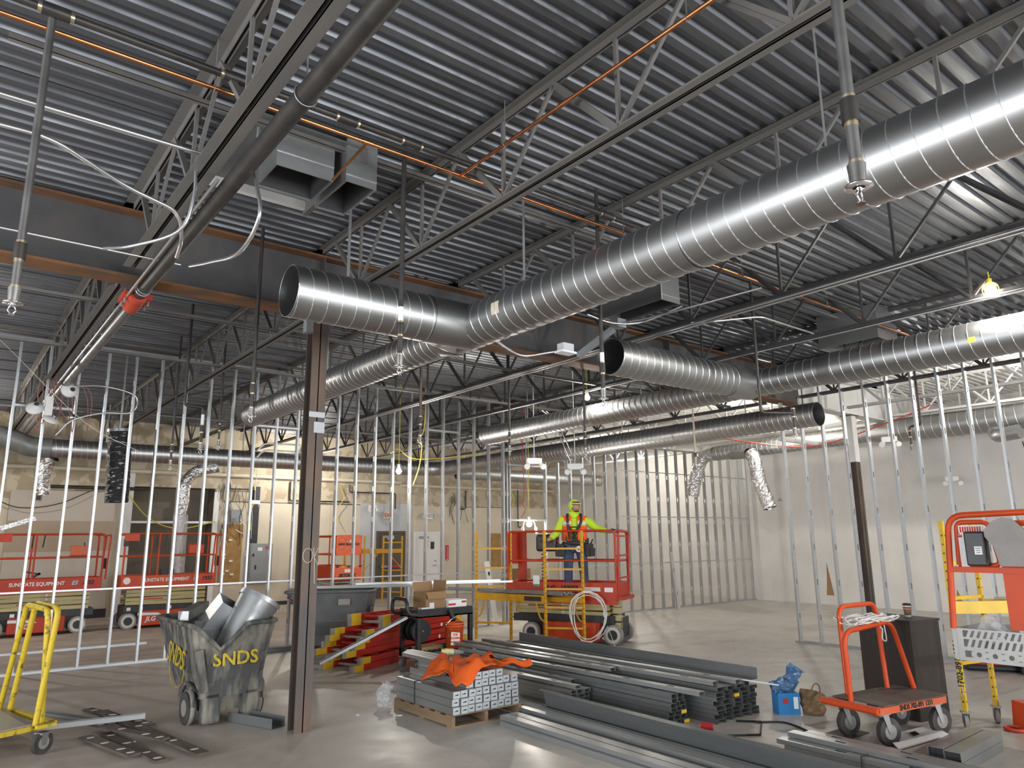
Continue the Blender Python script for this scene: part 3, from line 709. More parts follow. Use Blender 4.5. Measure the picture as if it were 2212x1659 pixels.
cn = [(MB().cyl((1.27, 4.9, 4.36), (1.27, 19, 4.32), .014, 8), 'conduit', 'bright conduit running beside the large black pipe'),
      (MB().cyl((1.52, 6.9, 4.42), (-1.0, 6.9, 4.42), .012, 8), 'conduit', 'thin conduit crossing in front of the rusty beam'),
      (MB().cyl((-.5, 4.92, 4.53), (1.16, 4.92, 4.53), .014, 10), 'conduit', 'straight bright conduit running into the grey joist'),
      (MB().cyl((6.90, -.5, 4.40), (6.90, 19, 4.40), .013, 8), 'conduit', 'upper of two conduits under the black joist'),
      (MB().cyl((6.95, -.5, 4.385), (6.95, 14, 4.385), .013, 8), 'conduit', 'lower of two conduits under the black joist'),
      (MB().cyl((8.74, -.5, 4.40), (8.74, 20, 4.40), .013, 8), 'conduit', 'conduit clipped under the joist by the second duct'),
      (MB().tube(fillet([(6.9, 5.25, 4.42), (7.05, 5.1, 4.42), (7.6, 4.75, 4.50), (8.7, 4.7, 4.46)], .1), .013, 8), 'conduit', 'bent conduit bridging from the black joist to the next'),
      (MB().tube(fillet([(-.6, 4.72, 4.22), (.27, 4.72, 4.24), (.72, 4.95, 4.16), (1.08, 5.05, 4.12), (1.14, 5.2, 3.98), (1.2, 5.6, 4.0)], .12), .014, 8), 'conduit', 'bright conduit with a double bend beside the grey joist'),
      (MB().tube(spline([(1.15, 5.02, 4.47), (1.14, 4.98, 4.2), (1.08, 5.05, 3.98), (.85, 5.3, 3.9), (.72, 5.6, 3.95)], 6), .012, 8), 'conduit', 'looped flexible conduit hanging left of the grey joist'),
      (MB().tube(spline([(1.47, 4.72, 4.75), (1.46, 4.68, 4.35), (1.46, 4.55, 4.02), (1.45, 4.9, 3.87), (1.45, 5.6, 4.02), (1.44, 6.2, 4.17)], 8), .014, 8), 'conduit', 'long flexible conduit looping down right of the large black pipe'),
      (MB().tube(spline([(1.45, 13.0, 4.30), (1.9, 12.9, 4.33), (2.35, 12.9, 4.22), (2.3, 12.9, 3.95), (1.9, 12.9, 3.9), (1.5, 12.9, 3.75), (1.3, 12.9, 3.5)], 6), .014, 6), 'conduit', 'flexible conduit loop beside the hanging white light fixtures'),
      (MB().tube(spline([(4.24, 5.62, 3.84), (4.45, 5.5, 3.70), (4.7, 5.4, 3.74), (4.85, 5.35, 3.78)], 6), .012, 6), 'conduit', 'short flexible whip under the first spiral duct')]
for mb, m_, lab in cn: single('conduit', mb, m_, lab, 'conduit')
cu = thing('copper_pipe', 'copper water pipe crossing under the roof with a long side branch', 'pipe')
part('pipe', MB().cyl((-1.5, 4.5, 4.79), (11.2, 4.5, 4.79), .0145, 10), 'copper', cu)
part('branch_pipe', MB().cyl((3.03, 4.5, 4.79), (3.03, -3, 4.79), .0145, 10), 'copper', cu)
part('branch_pipe', MB().cyl((2.2, 4.5, 4.79), (2.2, 5.1, 4.74), .011, 8), 'copper', cu)
for p in ((3.03, 4.5), (2.2, 4.5)): part('tee', MB().cyl((p[0]-.04, p[1], 4.79), (p[0]+.04, p[1], 4.79), .019, 10), 'copper', cu)
part('coupling', MB().cyl((3.03, 3.2, 4.79), (3.03, 3.29, 4.79), .018, 10), 'copper', cu)
for p in ((1.1, 4.5), (3.03, 3.9), (3.03, 2.2), (6.9, 4.5), (8.75, 4.5), (4.95, 4.5)): part('hanger_loop', MB().tube([(p[0]+(0 if p[1] == 4.5 else .019*math.cos(a/12*6.283)), p[1]+(.019*math.cos(a/12*6.283) if p[1] == 4.5 else 0), 4.79+.019*math.sin(a/12*6.283)) for a in range(12)], .003, 4, True).cyl((p[0], p[1], 4.81), (p[0], p[1], 5.16), .004, 6), 'galv_dull', cu)

# sprinkler branch line and drops
def head(t, x, y, z):
    part('escutcheon', MB().lathe([(.018, .035), (.02, .02), (.046, .012), (.048, .006), (.02, .004)], 16, Matrix.Translation((x, y, z))), 'chrome', t)
    mb = MB().cyl((x, y, z+.01), (x, y, z-.012), .012, 10)
    for s in (-1, 1): mb.tube(spline([(x+s*.010, y, z-.01), (x+s*.018, y, z-.03), (x+s*.004, y, z-.052)], 4), .0035, 6)
    part('sprinkler_head', mb.cyl((x, y, z-.052), (x, y, z-.056), .017, 12), 'chrome', t)
def drop(x, y, zt, zb, lab, m='pipe_black', r=.021, jog=None, tagw=None):
    t = thing('sprinkler_drop', lab, 'sprinkler pipe')
    if jog:
        zj = jog[2]; pts = fillet([(x-jog[0], y-jog[1], zt), (x-jog[0], y-jog[1], zj), (x, y, zj-.01), (x, y, zb+.10)], .05, 4)
    else: pts = [(x, y, zt), (x, y, zb+.10)]
    part('pipe', MB().tube(pts, r, 12), m, t)
    part('pipe_coupling', MB().cyl((x, y, zb+.27), (x, y, zb+.36), r*1.45, 12), 'pipe_black', t)
    part('thread_ring', MB().cyl((x, y, zb+.255), (x, y, zb+.27), r*1.15, 12), 'brass', t); part('thread_ring', MB().cyl((x, y, zb+.36), (x, y, zb+.375), r*1.15, 12), 'brass', t)
    part('reducer', MB().cyl((x, y, zb+.11), (x, y, zb+.03), r*1.5, 12, r*1.2), 'pipe_grey', t)
    part('thread_ring', MB().cyl((x, y, zb+.11), (x, y, zb+.125), r*1.15, 12), 'brass', t)
    if tagw: part('pipe_tag', MB().cyl((x, y, tagw), (x, y, tagw+.16), r+.002, 12, cap=False), 'white', t)
    head(t, x, y, zb+.02)
    return t
sm_ = thing('sprinkler_branch_line', 'dark threaded sprinkler pipe running beside the copper pipe', 'pipe')
part('pipe', MB().cyl((-1.5, 4.42, 4.86), (9.5, 4.42, 4.86), .024, 12), 'pipe_black', sm_)
for x in (.2, 1.2, 2.0, 2.53, 4.64):
    part('tee', MB().cyl((x-.07, 4.42, 4.86), (x+.07, 4.42, 4.86), .036, 12), 'pipe_black', sm_)
    part('thread_ring', MB().cyl((x-.09, 4.42, 4.86), (x-.07, 4.42, 4.86), .027, 12), 'brass', sm_); part('thread_ring', MB().cyl((x+.07, 4.42, 4.86), (x+.09, 4.42, 4.86), .027, 12), 'brass', sm_)
drop(.187, 4.45, 4.83, 3.1, 'rusty sprinkler drop left of the grey joist', 'pipe_grey', .021)
drop(2.36, 1.06, 5.16, 3.04, 'rusty sprinkler drop in front of the first spiral duct', 'pipe_grey', .021)
drop(2.53, 4.53, 4.83, 3.1, 'black sprinkler drop in front of the branch of the first duct', 'pipe_black', .019, None, 3.42)
drop(2.39, 7.30, 5.16, 3.1, 'black sprinkler drop left of the column', 'pipe_black', .019)
drop(4.65, 4.56, 5.16, 3.1, 'black sprinkler drop at the open end of the second duct branch', 'pipe_black', .019, None, 3.40)
drop(8.39, 4.90, 5.16, 3.1, 'jogged sprinkler drop in front of the open duct end', 'pipe_black', .019, (.33, -.25, 3.42))
drop(2.75, 10.4, 5.16, 3.1, 'short sprinkler drop seen between the studs by the orange lifts', 'pipe_black', .02, (.25, 0, 3.72), 3.45)
drop(2.80, 12.2, 5.16, 3.02, 'thin sprinkler drop close to the stud wall by the orange lifts', 'pipe_black', .016)
drop(4.85, 8.10, 5.16, 3.1, 'brown sprinkler drop past the column', 'col_steel', .019)
drop(7.63, 7.9, 5.16, 3.1, 'brown sprinkler drop in front of the third duct', 'col_steel', .017)
drop(11.41, 8.78, 5.16, 3.12, 'pale sprinkler drop beside the bent foil duct', 'tan_band', .017)
drop(13.3, 5.6, 5.16, 3.3, 'sprinkler drop behind the studs by the podium', 'col_steel', .02, (.12, .25, 3.75))
drop(7.5, 9.6, 5.16, 3.3, 'far thin sprinkler drop near the second duct end', 'pipe_black', .016)
drop(3.3, 11.5, 5.16, 3.3, 'thin black sprinkler drop past the far end of the first duct', 'pipe_black', .016)

# white painted pipes in the lit room on the right
for (a, b, r_, m_, lab) in (((18.3, -1, 4.7), (18.3, 14, 4.7), .09, 'steel_white', 'fat white painted pipe under the white roof'), ((17.75, -1, 4.35), (17.75, 10, 4.35), .03, 'steel_white', 'thin white painted pipe under the white roof'), ((15.4, 8.4, 4.25), (16.1, 7.9, 4.4), .05, 'steel_white', 'slanting white painted pipe near the bulkhead'), ((14.6, 8.9, 4.0), (16.1, 8.9, 4.0), .06, 'steel_white', 'short white stub pipe behind the brown column'), ((1.2, 22.09, 3.80), (12.5, 22.09, 3.80), .055, 'sign_cream', 'cream pipe along the top of the back wall'), ((12.52, 22.144, 3.72), (19.5, 22.144, 3.72), .055, 'sign_cream', 'cream pipe on the back wall behind the worker')):
    single('service_pipe', MB().cyl(a, b, r_, 14), m_, lab, 'pipe')
# small black pipes on the back wall
def wp(pts, r_, m_, lab): single('service_pipe', MB().tube(fillet(pts, .06, 3), r_, 8), m_, lab, 'pipe')
wp([(2.0, 21.83, 2.95), (2.0, 21.83, 3.3), (4.3, 21.83, 3.3), (4.6, 21.83, 3.32), (4.6, 21.83, 3.7)], .045, 'pipe_black', 'thick black drain pipe over the taupe wall')
wp([(6.75, 22.1, 3.6), (6.75, 22.1, 3.4), (7.5, 22.1, 3.4), (7.5, 22.1, 3.1)], .02, 'pipe_black', 'thin bent black pipe right of the alcove')
wp([(8.6, 22.1, 3.7), (8.6, 22.1, 3.1), (10.6, 22.1, 3.1)], .024, 'pipe_black', 'bent black pipe on the cream wall left of the column')
wp([(10.6, 22.1, 3.65), (10.6, 22.1, 3.42), (12.3, 22.1, 3.42), (12.3, 22.1, 2.9)], .022, 'pipe_black', 'bent black pipe above the grey panel')
wp([(15.2, 22.1, 3.6), (15.2, 22.1, 2.95), (14.9, 22.1, 2.95)], .026, 'pipe_black', 'hooked black pipe right of the white door')
wp([(17.6, 22.05, 3.7), (17.6, 22.05, 2.3), (17.9, 22.05, 2.3)], .022, 'pipe_black', 'tall black pipe on the wall left of the worker')

# ------------------------------------------------------------------ hanging wires, work lights and old fixtures
def wire(pts, r_, m_, lab, n=8): single('cable', MB().tube(spline(pts, n), r_, 5), m_, lab, 'cable')
wire([(8.05, 13.2, 5.1), (8.0, 13.2, 4.2), (7.85, 13.2, 3.95), (7.95, 13.2, 3.85), (7.9, 13.2, 3.4), (7.76, 13.2, 3.0)], .012, 'wire_yellow', 'yellow cable bundle dangling between the studs with loose ends')
wire([(7.2, 13.2, 3.62), (7.4, 13.2, 3.72), (7.9, 13.25, 3.55), (9.5, 13.2, 3.75)], .008, 'wire_yellow', 'yellow lamp cord strung to the hanging bulb')
wire([(7.5, 22.14, 3.5), (7.52, 22.12, 3.1), (7.42, 22.12, 2.7), (7.46, 22.14, 2.2)], .02, 'wire_yellow', 'yellow cable hank hanging beside the electrical panel')
wire([(3.98, 22.13, 3.3), (4.6, 22.0, 2.55), (5.4, 22.0, 2.25), (6.42, 22.13, 2.45)], .014, 'wire_yellow', 'yellow cord sagging across the alcove')
wire([(10.2, 22.0, 3.6), (10.35, 22.0, 3.2), (10.1, 22.0, 2.8), (10.3, 22.0, 2.4)], .014, 'wire_yellow', 'yellow cable hanging on the cream wall right of the column')
wire([(10.6, 13.6, 5.12), (10.62, 13.6, 3.5), (10.65, 13.6, 3.0), (10.75, 13.6, 2.8), (10.62, 13.6, 2.55)], .012, 'wire_yellow', 'yellow cable coil hanging at the partition doorway')
wire([(10.95, 13.5, 5.12), (10.95, 13.5, 3.5), (10.98, 13.5, 3.0), (10.92, 13.5, 2.7), (11.0, 13.5, 2.55), (10.85, 13.5, 2.32)], .009, 'wire_red', 'red wire dropping to the bright work light')
wire([(11.05, 13.5, 5.12), (11.05, 13.5, 3.55), (11.1, 13.5, 2.9), (11.12, 13.5, 2.3)], .007, 'wire_white', 'white cord dropping to the bright work light')
wire([(1.0, 21.7, 3.0), (1.6, 21.6, 2.75), (2.4, 21.6, 2.85), (3.2, 21.7, 3.25)], .012, 'wire_black', 'brown cable sagging across the taupe wall')
wire([(13.9, 10.9, 4.3), (15.5, 9.4, 3.95), (15.5, 8.3, 3.9), (15.5, 6.9, 4.2), (15.6, 6.1, 4.45)], .014, 'wire_red', 'red cord sagging along the pale duct')
wire([(18.9, 5.6, 3.9), (18.9, 5.5, 3.2), (18.9, 5.4, 2.6), (18.9, 5.25, 2.3)], .012, 'wire_black', 'dark cable hanging down the white right wall')
wire([(9.35, 10.9, 4.4), (9.55, 10.8, 4.2), (9.6, 10.5, 3.6), (9.65, 10.4, 3.32)], .014, 'conduit', 'bundle of flexible leads dropping beside the third duct', 8)
wire([(9.45, 10.9, 4.4), (9.62, 10.8, 4.2), (9.72, 10.5, 3.6), (9.72, 10.4, 3.32)], .014, 'conduit', 'second flexible lead dropping beside the third duct', 8)
wire([(6.3, 4.9, 4.42), (6.15, 5.35, 4.32), (5.8, 5.5, 4.28), (5.5, 5.6, 4.35)], .012, 'conduit', 'ribbed flexible lead ending at the box over the open branch')
wire([(6.3, 3.9, 4.35), (6.1, 4.6, 4.30), (6.05, 5.2, 4.31), (6.02, 5.55, 4.34)], .011, 'conduit', 'flexible lead sagging over the second duct branch')
fb = thing('light_fixture', 'grey junction box and channel fixture hung at the open duct branch', 'fixture')
part('box', MB().box((6.0, 5.6, 4.33), (.14, .12, .10)), 'panel_box_grey', fb); part('channel', MB().bar((5.98, 5.66, 4.28), (5.82, 6.1, 4.02), .10, .05), 'panel_box_grey', fb)
fb2 = thing('light_fixture', 'small white box light under the first spiral duct', 'fixture')
part('box', MB().box((4.88, 5.3, 3.80), (.14, .10, .08)), 'panel_grey', fb2); part('plate', MB().box((4.88, 5.3, 3.75), (.2, .12, .02)), 'white', fb2)
def emergency(x, y, z, ztop, lab, rz=0):
    t = thing('emergency_light', lab, 'light fixture', (x, y, z), rz)
    bevel(part('body', MB().box((0, 0, 0), (.30, .09, .12)), 'white', t), .02)
    for s in (-1, 1): part('lamp_head', MB().cyl((s*.14, -.03, -.09), (s*.16, -.12, -.12), .055, 14), 'white', t)
    part('lead', MB().cyl((0, 0, .05), (0, 0, ztop-z), .008, 6), 'wire_white', t)
    return t
emergency(9.0, 10.75, 3.35, 5.16, 'white twin-head emergency light under the third duct', R(-30))
emergency(9.7, 10.35, 3.25, 5.16, 'low white emergency light at the end of the flexible leads', R(-40))
emergency(15.6, 7.0, 3.85, 5.16, 'cream twin-head light hanging beside the pale duct', R(-60))
emergency(19.3, 7.3, 3.2, 5.16, 'white twin-head light on the white right wall', R(-60))
emergency(11.35, 21.9, 2.95, 5.16, 'white ceiling-style light hanging above the grey panel')
emergency(7.35, 21.6, 3.0, 5.16, 'white fixture hanging above the electrical panel')
# cluster of removed white lights hung together
lc = thing('light_cluster', 'bunch of removed white round light fixtures wired up at the grey joist', 'light fixture', (1.2, 13.0, 3.85))
for k, (x, y, z, rx, ry) in enumerate(((.22, 0, .38, 80, 25), (.02, -.05, -.12, 30, 20), (-.2, .0, .05, 60, -20))):
    q = part('fixture_plate', MB().lathe([(0, .05), (.06, .05), (.115, .02), (.12, 0), (0, -.005)], 20), 'white', lc, (x, y, z), (R(rx), R(ry), 0))
    part('lamp_socket', MB().cyl((.03, 0, .05), (.03, 0, .10), .035, 12), 'chrome', q)
part('housing', MB().box((-.02, .02, .08), (.10, .08, .35)), 'white', lc)
part('glass_lamp', MB().lathe([(0, -.05), (.045, -.02), (.05, .02), (.03, .06)], 14, Matrix.Translation((.3, 0, -.05))), 'chrome', lc)
rw = random.Random(5)
for k in range(7):
    a = rw.uniform(-.2, .35); part('loose_wire', MB().tube(spline([(a, 0, .55), (a+rw.uniform(-.2, .25), rw.uniform(-.1, .1), .3), (a+rw.uniform(-.2, .2), 0, -.1-rw.random()*.25), (a+rw.uniform(.05, .2), 0, .2), (a+.05, 0, .5)], 6), .006, 5), 'wire_pink', lc)
# black wall box bracket
pd_ = thing('pendant_lamp', 'small dark pendant bulb hanging near the white right wall', 'lamp', (19.0, 5.95, 2.12))
part('cord', MB().cyl((0, 0, .06), (0, 0, 3.04), .006, 6), 'wire_black', pd_); part('socket', MB().cyl((0, 0, .0), (0, 0, .1), .035, 10, .015), 'black', pd_); part('bulb', MB().lathe([(0, -.09), (.03, -.07), (.04, -.03), (.02, .0)], 12), 'glass', pd_)
# glowing temporary work lamps
def bulb(name, lab, x, y, z, power, ztop, r_=.05, cage=False):
    t = thing(name, lab, 'work lamp', (x, y, z))
    part('bulb', MB().lathe([(0, -r_), (r_*.6, -r_*.85), (r_, -r_*.2), (r_*.9, r_*.3), (r_*.45, r_), (r_*.4, r_*1.3)], 16), 'bulb', t)
    part('socket', MB().cyl((0, 0, r_*1.2), (0, 0, r_*2.4), r_*.5, 10), 'wire_yellow' if cage else 'white', t)
    part('cord', MB().cyl((0, 0, r_*2.4), (0, 0, ztop-z), .007, 6), 'wire_yellow', t)
    if cage:
        for k in range(6):
            a = k*math.pi/6; part('cage_wire', MB().tube([(1.6*r_*math.cos(a)*math.cos(b/16*6.283), 1.6*r_*math.sin(a)*math.cos(b/16*6.283), 1.6*r_*math.sin(b/16*6.283)) for b in range(16)], .004, 4, True), 'guard_glow', t)
    l = point('work_lamp_light', (x, y, z-r_*1.6), power, r_); l.parent = t; l.location = (0, 0, -r_*1.8)
    return t
bulb('work_lamp', 'bright bare bulb hanging between studs in front of the far duct', 7.41, 13.2, 3.27, 75, 5.16, .06)
wl = bulb('work_lamp', 'very bright lamp in the partition doorway above the red lift', 10.95, 13.30, 2.22, 75, 5.17, .07)
for s in (-1, 1): part('lamp_arm', MB().tube(spline([(0, 0, .1), (s*.14, 0, .05), (s*.2, 0, -.1)], 4), .012, 6).cyl((s*.2, 0, -.08), (s*.22, -.02, -.22), .035, 10), 'white', wl)
bulb('work_lamp', 'glowing bulb sitting just above the second duct', 8.72, 8.95, 4.29, 55, 5.16, .05)
bulb('work_lamp', 'caged lamp with a yellow guard hooked on the black joist', 8.76, 2.67, 4.50, 150, 4.7, .05, True)
# added bulbs put in to light the room
for k, (x, y, z, pw) in enumerate(((15.2, 3.4, 4.6, 150), (15.5, 9.6, 4.5, 95), (17.8, 16.5, 4.4, 110), (-.4, 17.5, 4.3, 190), (8.63, 20.6, 4.3, 130), (5.2, -2.5, 3.9, 120))):
    bulb('work_lamp', ('added unseen bulb high in the lit white room', 'added unseen bulb in the white room beside the bulkhead', 'added unseen bulb beyond the stud wall near the right corner', 'added unseen bulb above the two orange lifts', 'added hidden bulb close to the back wall', 'added unseen bulb behind the camera')[k], x, y, z, pw, 5.17)

rw = random.Random(12)
for k in range(9):
    x = 6.55+rw.uniform(0, .85); z0 = rw.uniform(3.3, 3.6); z1 = rw.uniform(1.6, 2.6)
    single('cable', MB().tube(spline([(x, 22.12, z0), (x+rw.uniform(-.1, .1), 22.10, z0-.4), (x+rw.uniform(-.2, .2), 22.08, (z0+z1)/2), (x+rw.uniform(-.1, .2), 22.12, z1)], 5), .009, 5), ('pipe_black', 'pipe_grey', 'wire_white')[k % 3], 'thin loose wire hanging on the cream wall beside the electrical panel', 'cable', group='loose wires by the electrical panel')
for k in range(8):
    x = 14.6+rw.uniform(0, 2.6); z0 = rw.uniform(3.3, 3.6); z1 = rw.uniform(2.2, 2.8)
    single('cable', MB().tube(spline([(x, 22.12, z0), (x+rw.uniform(-.1, .1), 22.10, z0-.3), (x+rw.uniform(-.2, .2), 22.08, (z0+z1)/2), (x+rw.uniform(-.1, .2), 22.12, z1)], 5), .009, 5), ('pipe_black', 'pipe_grey', 'wire_white')[k % 3], 'thin loose wire hanging on the cream wall right of the white door', 'cable', group='loose wires right of the white door')

single('slanting_rail', MB().bar((.45, 14.5, 1.98), (1.32, 14.5, 2.30), .07, .07), 'foil', 'foil wrapped rail slanting across the studs by the orange lifts', 'rail')
wire([(0.15, 12.8, 5.1), (.55, 12.8, 4.75), (1.65, 12.8, 3.72), (2.45, 12.8, 3.32)], .004, 'wire_white', 'thin pale string stretched down in front of the studs by the orange lifts', 4)
single('conduit', MB().tube(fillet([(5.6, 16.5, 3.9), (5.75, 16.5, 4.08), (6.6, 16.5, 4.1)], .15), .02, 8), 'wire_white', 'upper white bent conduit beyond the left partition header', 'conduit')
single('conduit', MB().tube(fillet([(5.6, 16.5, 3.75), (5.75, 16.5, 3.93), (6.86, 16.5, 3.93), (6.9, 16.5, 4.4)], .15), .02, 8), 'wire_white', 'lower white bent conduit beyond the left partition header', 'conduit')
# ================================================================== scissor lifts
def tube_part(name, pts, r_, m_, t, rad=.08, n=8, closed=False): return part(name, MB().tube(fillet(pts, rad, 5) if not closed else pts, r_, n, closed), m_, t)
def wheel(t, x, y, z, r_, w_, tyre, hubm, side):
    q = part('wheel', MB().cyl((x, y-w_/2, z), (x, y+w_/2, z), r_, 24), tyre, t)
    s = side*(w_/2); part('wheel_ring', MB().cyl((x, y+s*.9, z), (x, y+s*1.06, z), r_*.80, 24), hubm, q)
    part('wheel_hub', MB().cyl((x, y+s*1.0, z), (x, y+s*1.25, z), r_*.5, 16), 'charcoal', q)
    return q
def lift(label, loc, rz, x0, x1, wx, W=.76, paint='orange', arms='cream', chassis='charcoal', tyre='tyre_grey', top=2.08, mid=1.58, toe=(.92, 1.15), var='a', group=None):
    t = thing('scissor_lift', label, 'scissor lift', loc, rz, group); h = W/2; L = x1-x0; c = (x0+x1)/2
    for x in wx:
        for s in (-1, 1): wheel(t, x, s*(h-.06), .175, .175, .11, tyre, 'wheel_white', s)
    part('chassis', MB().bb(wx[0]-.12, wx[1]+.12, -h+.14, h-.14, .12, .46), chassis, t)
    part('chassis_beam', MB().bb(x0+.12, x1-.1, -h+.05, h-.05, .36, .50), chassis, t)
    sc_ = part('side_cover', MB().bb(wx[0]+.24, wx[1]-.24, -h-.01, -h+.14, .06, .38), paint, t); bevel(sc_, .02)
    part('side_cover', MB().bb(wx[0]+.24, wx[1]-.24, h-.14, h+.01, .06, .38), paint, t)
    n = 4; z0 = .50; dz = (toe[0]-.06-z0)/n
    for k in range(n):
        for s in (-1, 1):
            zz = z0+dz*(k+.5); tilt = .012*(1 if k % 2 else -1)
            a = part('scissor_arm', MB().bar((x0+.15, s*(h-.10), zz-tilt), (x1-.2, s*(h-.10), zz+tilt), .05, dz*.86), arms, t)
            if s < 0:
                part('arm_pin', MB().cyl((c+.02, -h+.08, zz), (c+.02, -h+.055, zz), .028, 12), 'wheel_white', a)
        part('cross_tube', MB().cyl((x1-.22, -h+.1, z0+dz*(k+.5)), (x1-.22, h-.1, z0+dz*(k+.5)), .03, 8), arms, t)
    part('support_label', MB().bb(c-.5, c-.1, -h+.068, -h+.074, z0+dz*1.3, z0+dz*1.6), 'text_red', t)
    part('platform_deck', MB().bb(x0, x1, -h, h, toe[0]-.05, toe[0]), paint, t)
    part('tread_strip', MB().bb(x0+.03, x1-.03, -h-.014, -h, toe[0]-.06, toe[0]+.015), paint, t)
    part('toe_board', MB().bb(x0, x1, -h-.006, -h+.02, toe[0]+.015, toe[1]), paint, t)
    part('toe_board', MB().bb(x0, x1, h-.02, h+.006, toe[0], toe[1]), paint, t)
    part('toe_board', MB().bb(x0, x0+.02, -h, h, toe[0], toe[1]), paint, t); part('toe_board', MB().bb(x1-.02, x1, -h, h, toe[0], toe[1]), paint, t)
    r_ = .02
    for s in (-1, 1):
        y = s*(h-.02)
        tube_part('guard_rail', [(x0+.02, y, toe[0]), (x0+.02, y, top), (x1-.02, y, top), (x1-.02, y, toe[0])], r_, paint, t, .10)
        tube_part('mid_rail', [(x0+.02, y, mid), (x1-.02, y, mid)], r_*.85, paint, t)
        for x in (x0+L*.36,) if var != 's' else (): tube_part('rail_post', [(x, y, toe[0]), (x, y, top)], r_*.9, paint, t)
    for x in (x0+.02, x1-.02):
        part('end_rail', MB().cyl((x, -h+.02, top-.02), (x, h-.02, top-.02), r_, 8), paint, t); part('end_rail', MB().cyl((x, -h+.02, mid), (x, h-.02, mid), r_*.85, 8), paint, t)
    return t
def control_box(t, x, y, z, m_):
    q = part('control_box', MB().box((x, y, z), (.34, .16, .22)), m_, t); bevel(q, .02)
    part('control_base', MB().box((x, y, z-.13), (.36, .18, .05)), 'black', q)
    part('joystick', MB().cyl((x+.08, y, z+.1), (x+.08, y, z+.17), .015, 8), 'black', q)
LT = [('red-orange scissor lift whose pale control box stands on its mid rail', (2.05, 18.95, 0), 'orange_red'), ('orange scissor lift parked in front of the dark alcove', (4.45, 18.85, 0), 'orange')]
for k, (lab, loc, pnt) in enumerate(LT):
    t = lift(lab, loc, 0, -1.02, 1.02, (-.86, .64) if k == 0 else (-.80, .74), .76, pnt)
    text('SUNSTATE EQUIPMENT', .105, 'text_white', t, (-.18+.1*k, -.389, 1.045), (R(90), 0, 0), bold=.002, squash=.9)
    text('ES', .115, 'text_blue', t, (.50+.06*k, -.389, 1.045), (R(90), 0, 0), shear=.25, bold=.003); text('1932', .115, 'text_black', t, (.75+.06*k, -.389, 1.045), (R(90), 0, 0), shear=.2, bold=.004)
    part('logo_disc', MB().cyl((-.9, -.386, 1.045), (-.9, -.390, 1.045), .075, 20), 'text_white', t)
    control_box(t, .55, -.25, 1.72, 'orange_worn' if k == 0 else 'orange')
    part('gate_bracket', MB().bb(-1.02, -.72, -.40, -.36, 1.92, 2.07), pnt, t); part('gate_latch', MB().box((-.98, -.37, 1.88), (.10, .05, .16)), 'charcoal', t)
    for x in (-.34, -.14): part('lanyard_strap', MB().tube([(x, -.37, 2.06), (x-.01, -.38, 1.92), (x-.02, -.38, 1.80)], .014, 6), 'black', t)
    part('entry_gate', MB().tube(fillet([(1.08, -.36, 1.1), (1.12, -.36, 2.05), (1.12, .2, 2.05), (1.08, .2, 1.1)], .06), .018, 8), pnt, t)
    part('manual_tube', MB().cyl((1.04, -.28, 1.32), (1.04, -.28, 1.55), .05, 12), 'black', t)
    text('JLG', .14, 'text_white', t, (-.35, -.404, .20), (R(90), 0, 0), shear=.25, bold=.004)
    part('side_decal', MB().add([(-.62, -.393, .35), (-.2, -.393, .33), (-.1, -.393, .27), (-.62, -.393, .29)], [(0, 1, 2, 3)]), 'text_white', t)
    for x in (-.8, -.55, .05): part('warning_label', MB().box((x, -.335, .43), (.08, .006, .07)), 'white', t)
    part('platform_tool', MB().box((-.02, -.1, 1.21), (.28, .2, .12)) if k else MB().bar((-.25, -.1, 1.18), (-.12, -.1, 1.26), .05, .05).bar((-.4, -.1, 1.3), (-.12, -.1, 1.24), .05, .03), 'black', t)
# the worker's lift
RZ = math.atan2(-.894, .446)
t = lift('red-orange scissor lift carrying the worker in a lime hoodie', (9.72, 10.66, 0), RZ, -1.12, 1.10, (-.62, .98), .78, 'orange_red', 'cream', 'charcoal', 'tyre_grey', 2.02, 1.47, (.86, 1.08), 's')
text('JLG', .13, 'text_black', t, (-.22, -.40, .97), (R(90), 0, 0), shear=.3, bold=.006); text('1930ES', .12, 'text_black', t, (.18, -.40, .98), (R(90), 0, 0), bold=.004); part('decal_line', MB().bb(.03, .33, -.401, -.397, .895, .905), 'text_black', t)
part('side_decal', MB().bb(.48, .78, -.401, -.397, .93, 1.0), 'wheel_white', t); part('side_decal', MB().bb(.86, 1.02, -.401, -.397, .92, 1.0), 'white', t)
text('JLG', .20, 'text_black', t, (.18, -.405, .21), (R(90), 0, 0), shear=.3, bold=.01)
part('lower_panel', MB().bb(-.2, 1.08, -.395, -.36, .70, .83), 'orange_red', t)
part('battery_door', MB().bb(-.32, .68, -.415, -.39, .05, .37), 'orange', t)
part('rear_post', MB().bb(-1.12, -1.02, .15, .36, 1.08, 2.0), 'orange_red', t); part('rear_panel', MB().bb(-1.14, -1.10, -.34, .3, 1.4, 1.98), 'orange_red', t)
for x in (-.32, 1.08): tube_part('rail_post', [(x, -.37, .9), (x, -.37, 2.0)], .022, 'orange_red', t)
for z in (1.15, 1.55, 1.9): part('rail_hoop', MB().bb(1.085, 1.125, -.36, .36, z, z+.03), 'orange_red', t)
tube_part('entry_gate', [(1.10, -.33, .9), (1.13, -.33, 2.0), (1.13, .33, 2.0), (1.10, .33, .9)], .022, 'orange_red', t)
cb = part('control_box', MB().box((-.30, -.26, 1.80), (.42, .22, .32)), 'plastic_black', t); bevel(cb, .05, 3)
part('control_cord', MB().tube([(-.35+.05*math.cos(a*.9), -.33+.03*math.sin(a*.9), 1.62-.009*a) for a in range(70)], .008, 5), 'wire_black', t)
part('green_tag', MB().box((-.48, -.42, 1.1), (.13, .006, .2)), 'white', t); part('tag_stripe', MB().box((-.48, -.425, 1.02), (.13, .006, .04)), 'green_tag', t)
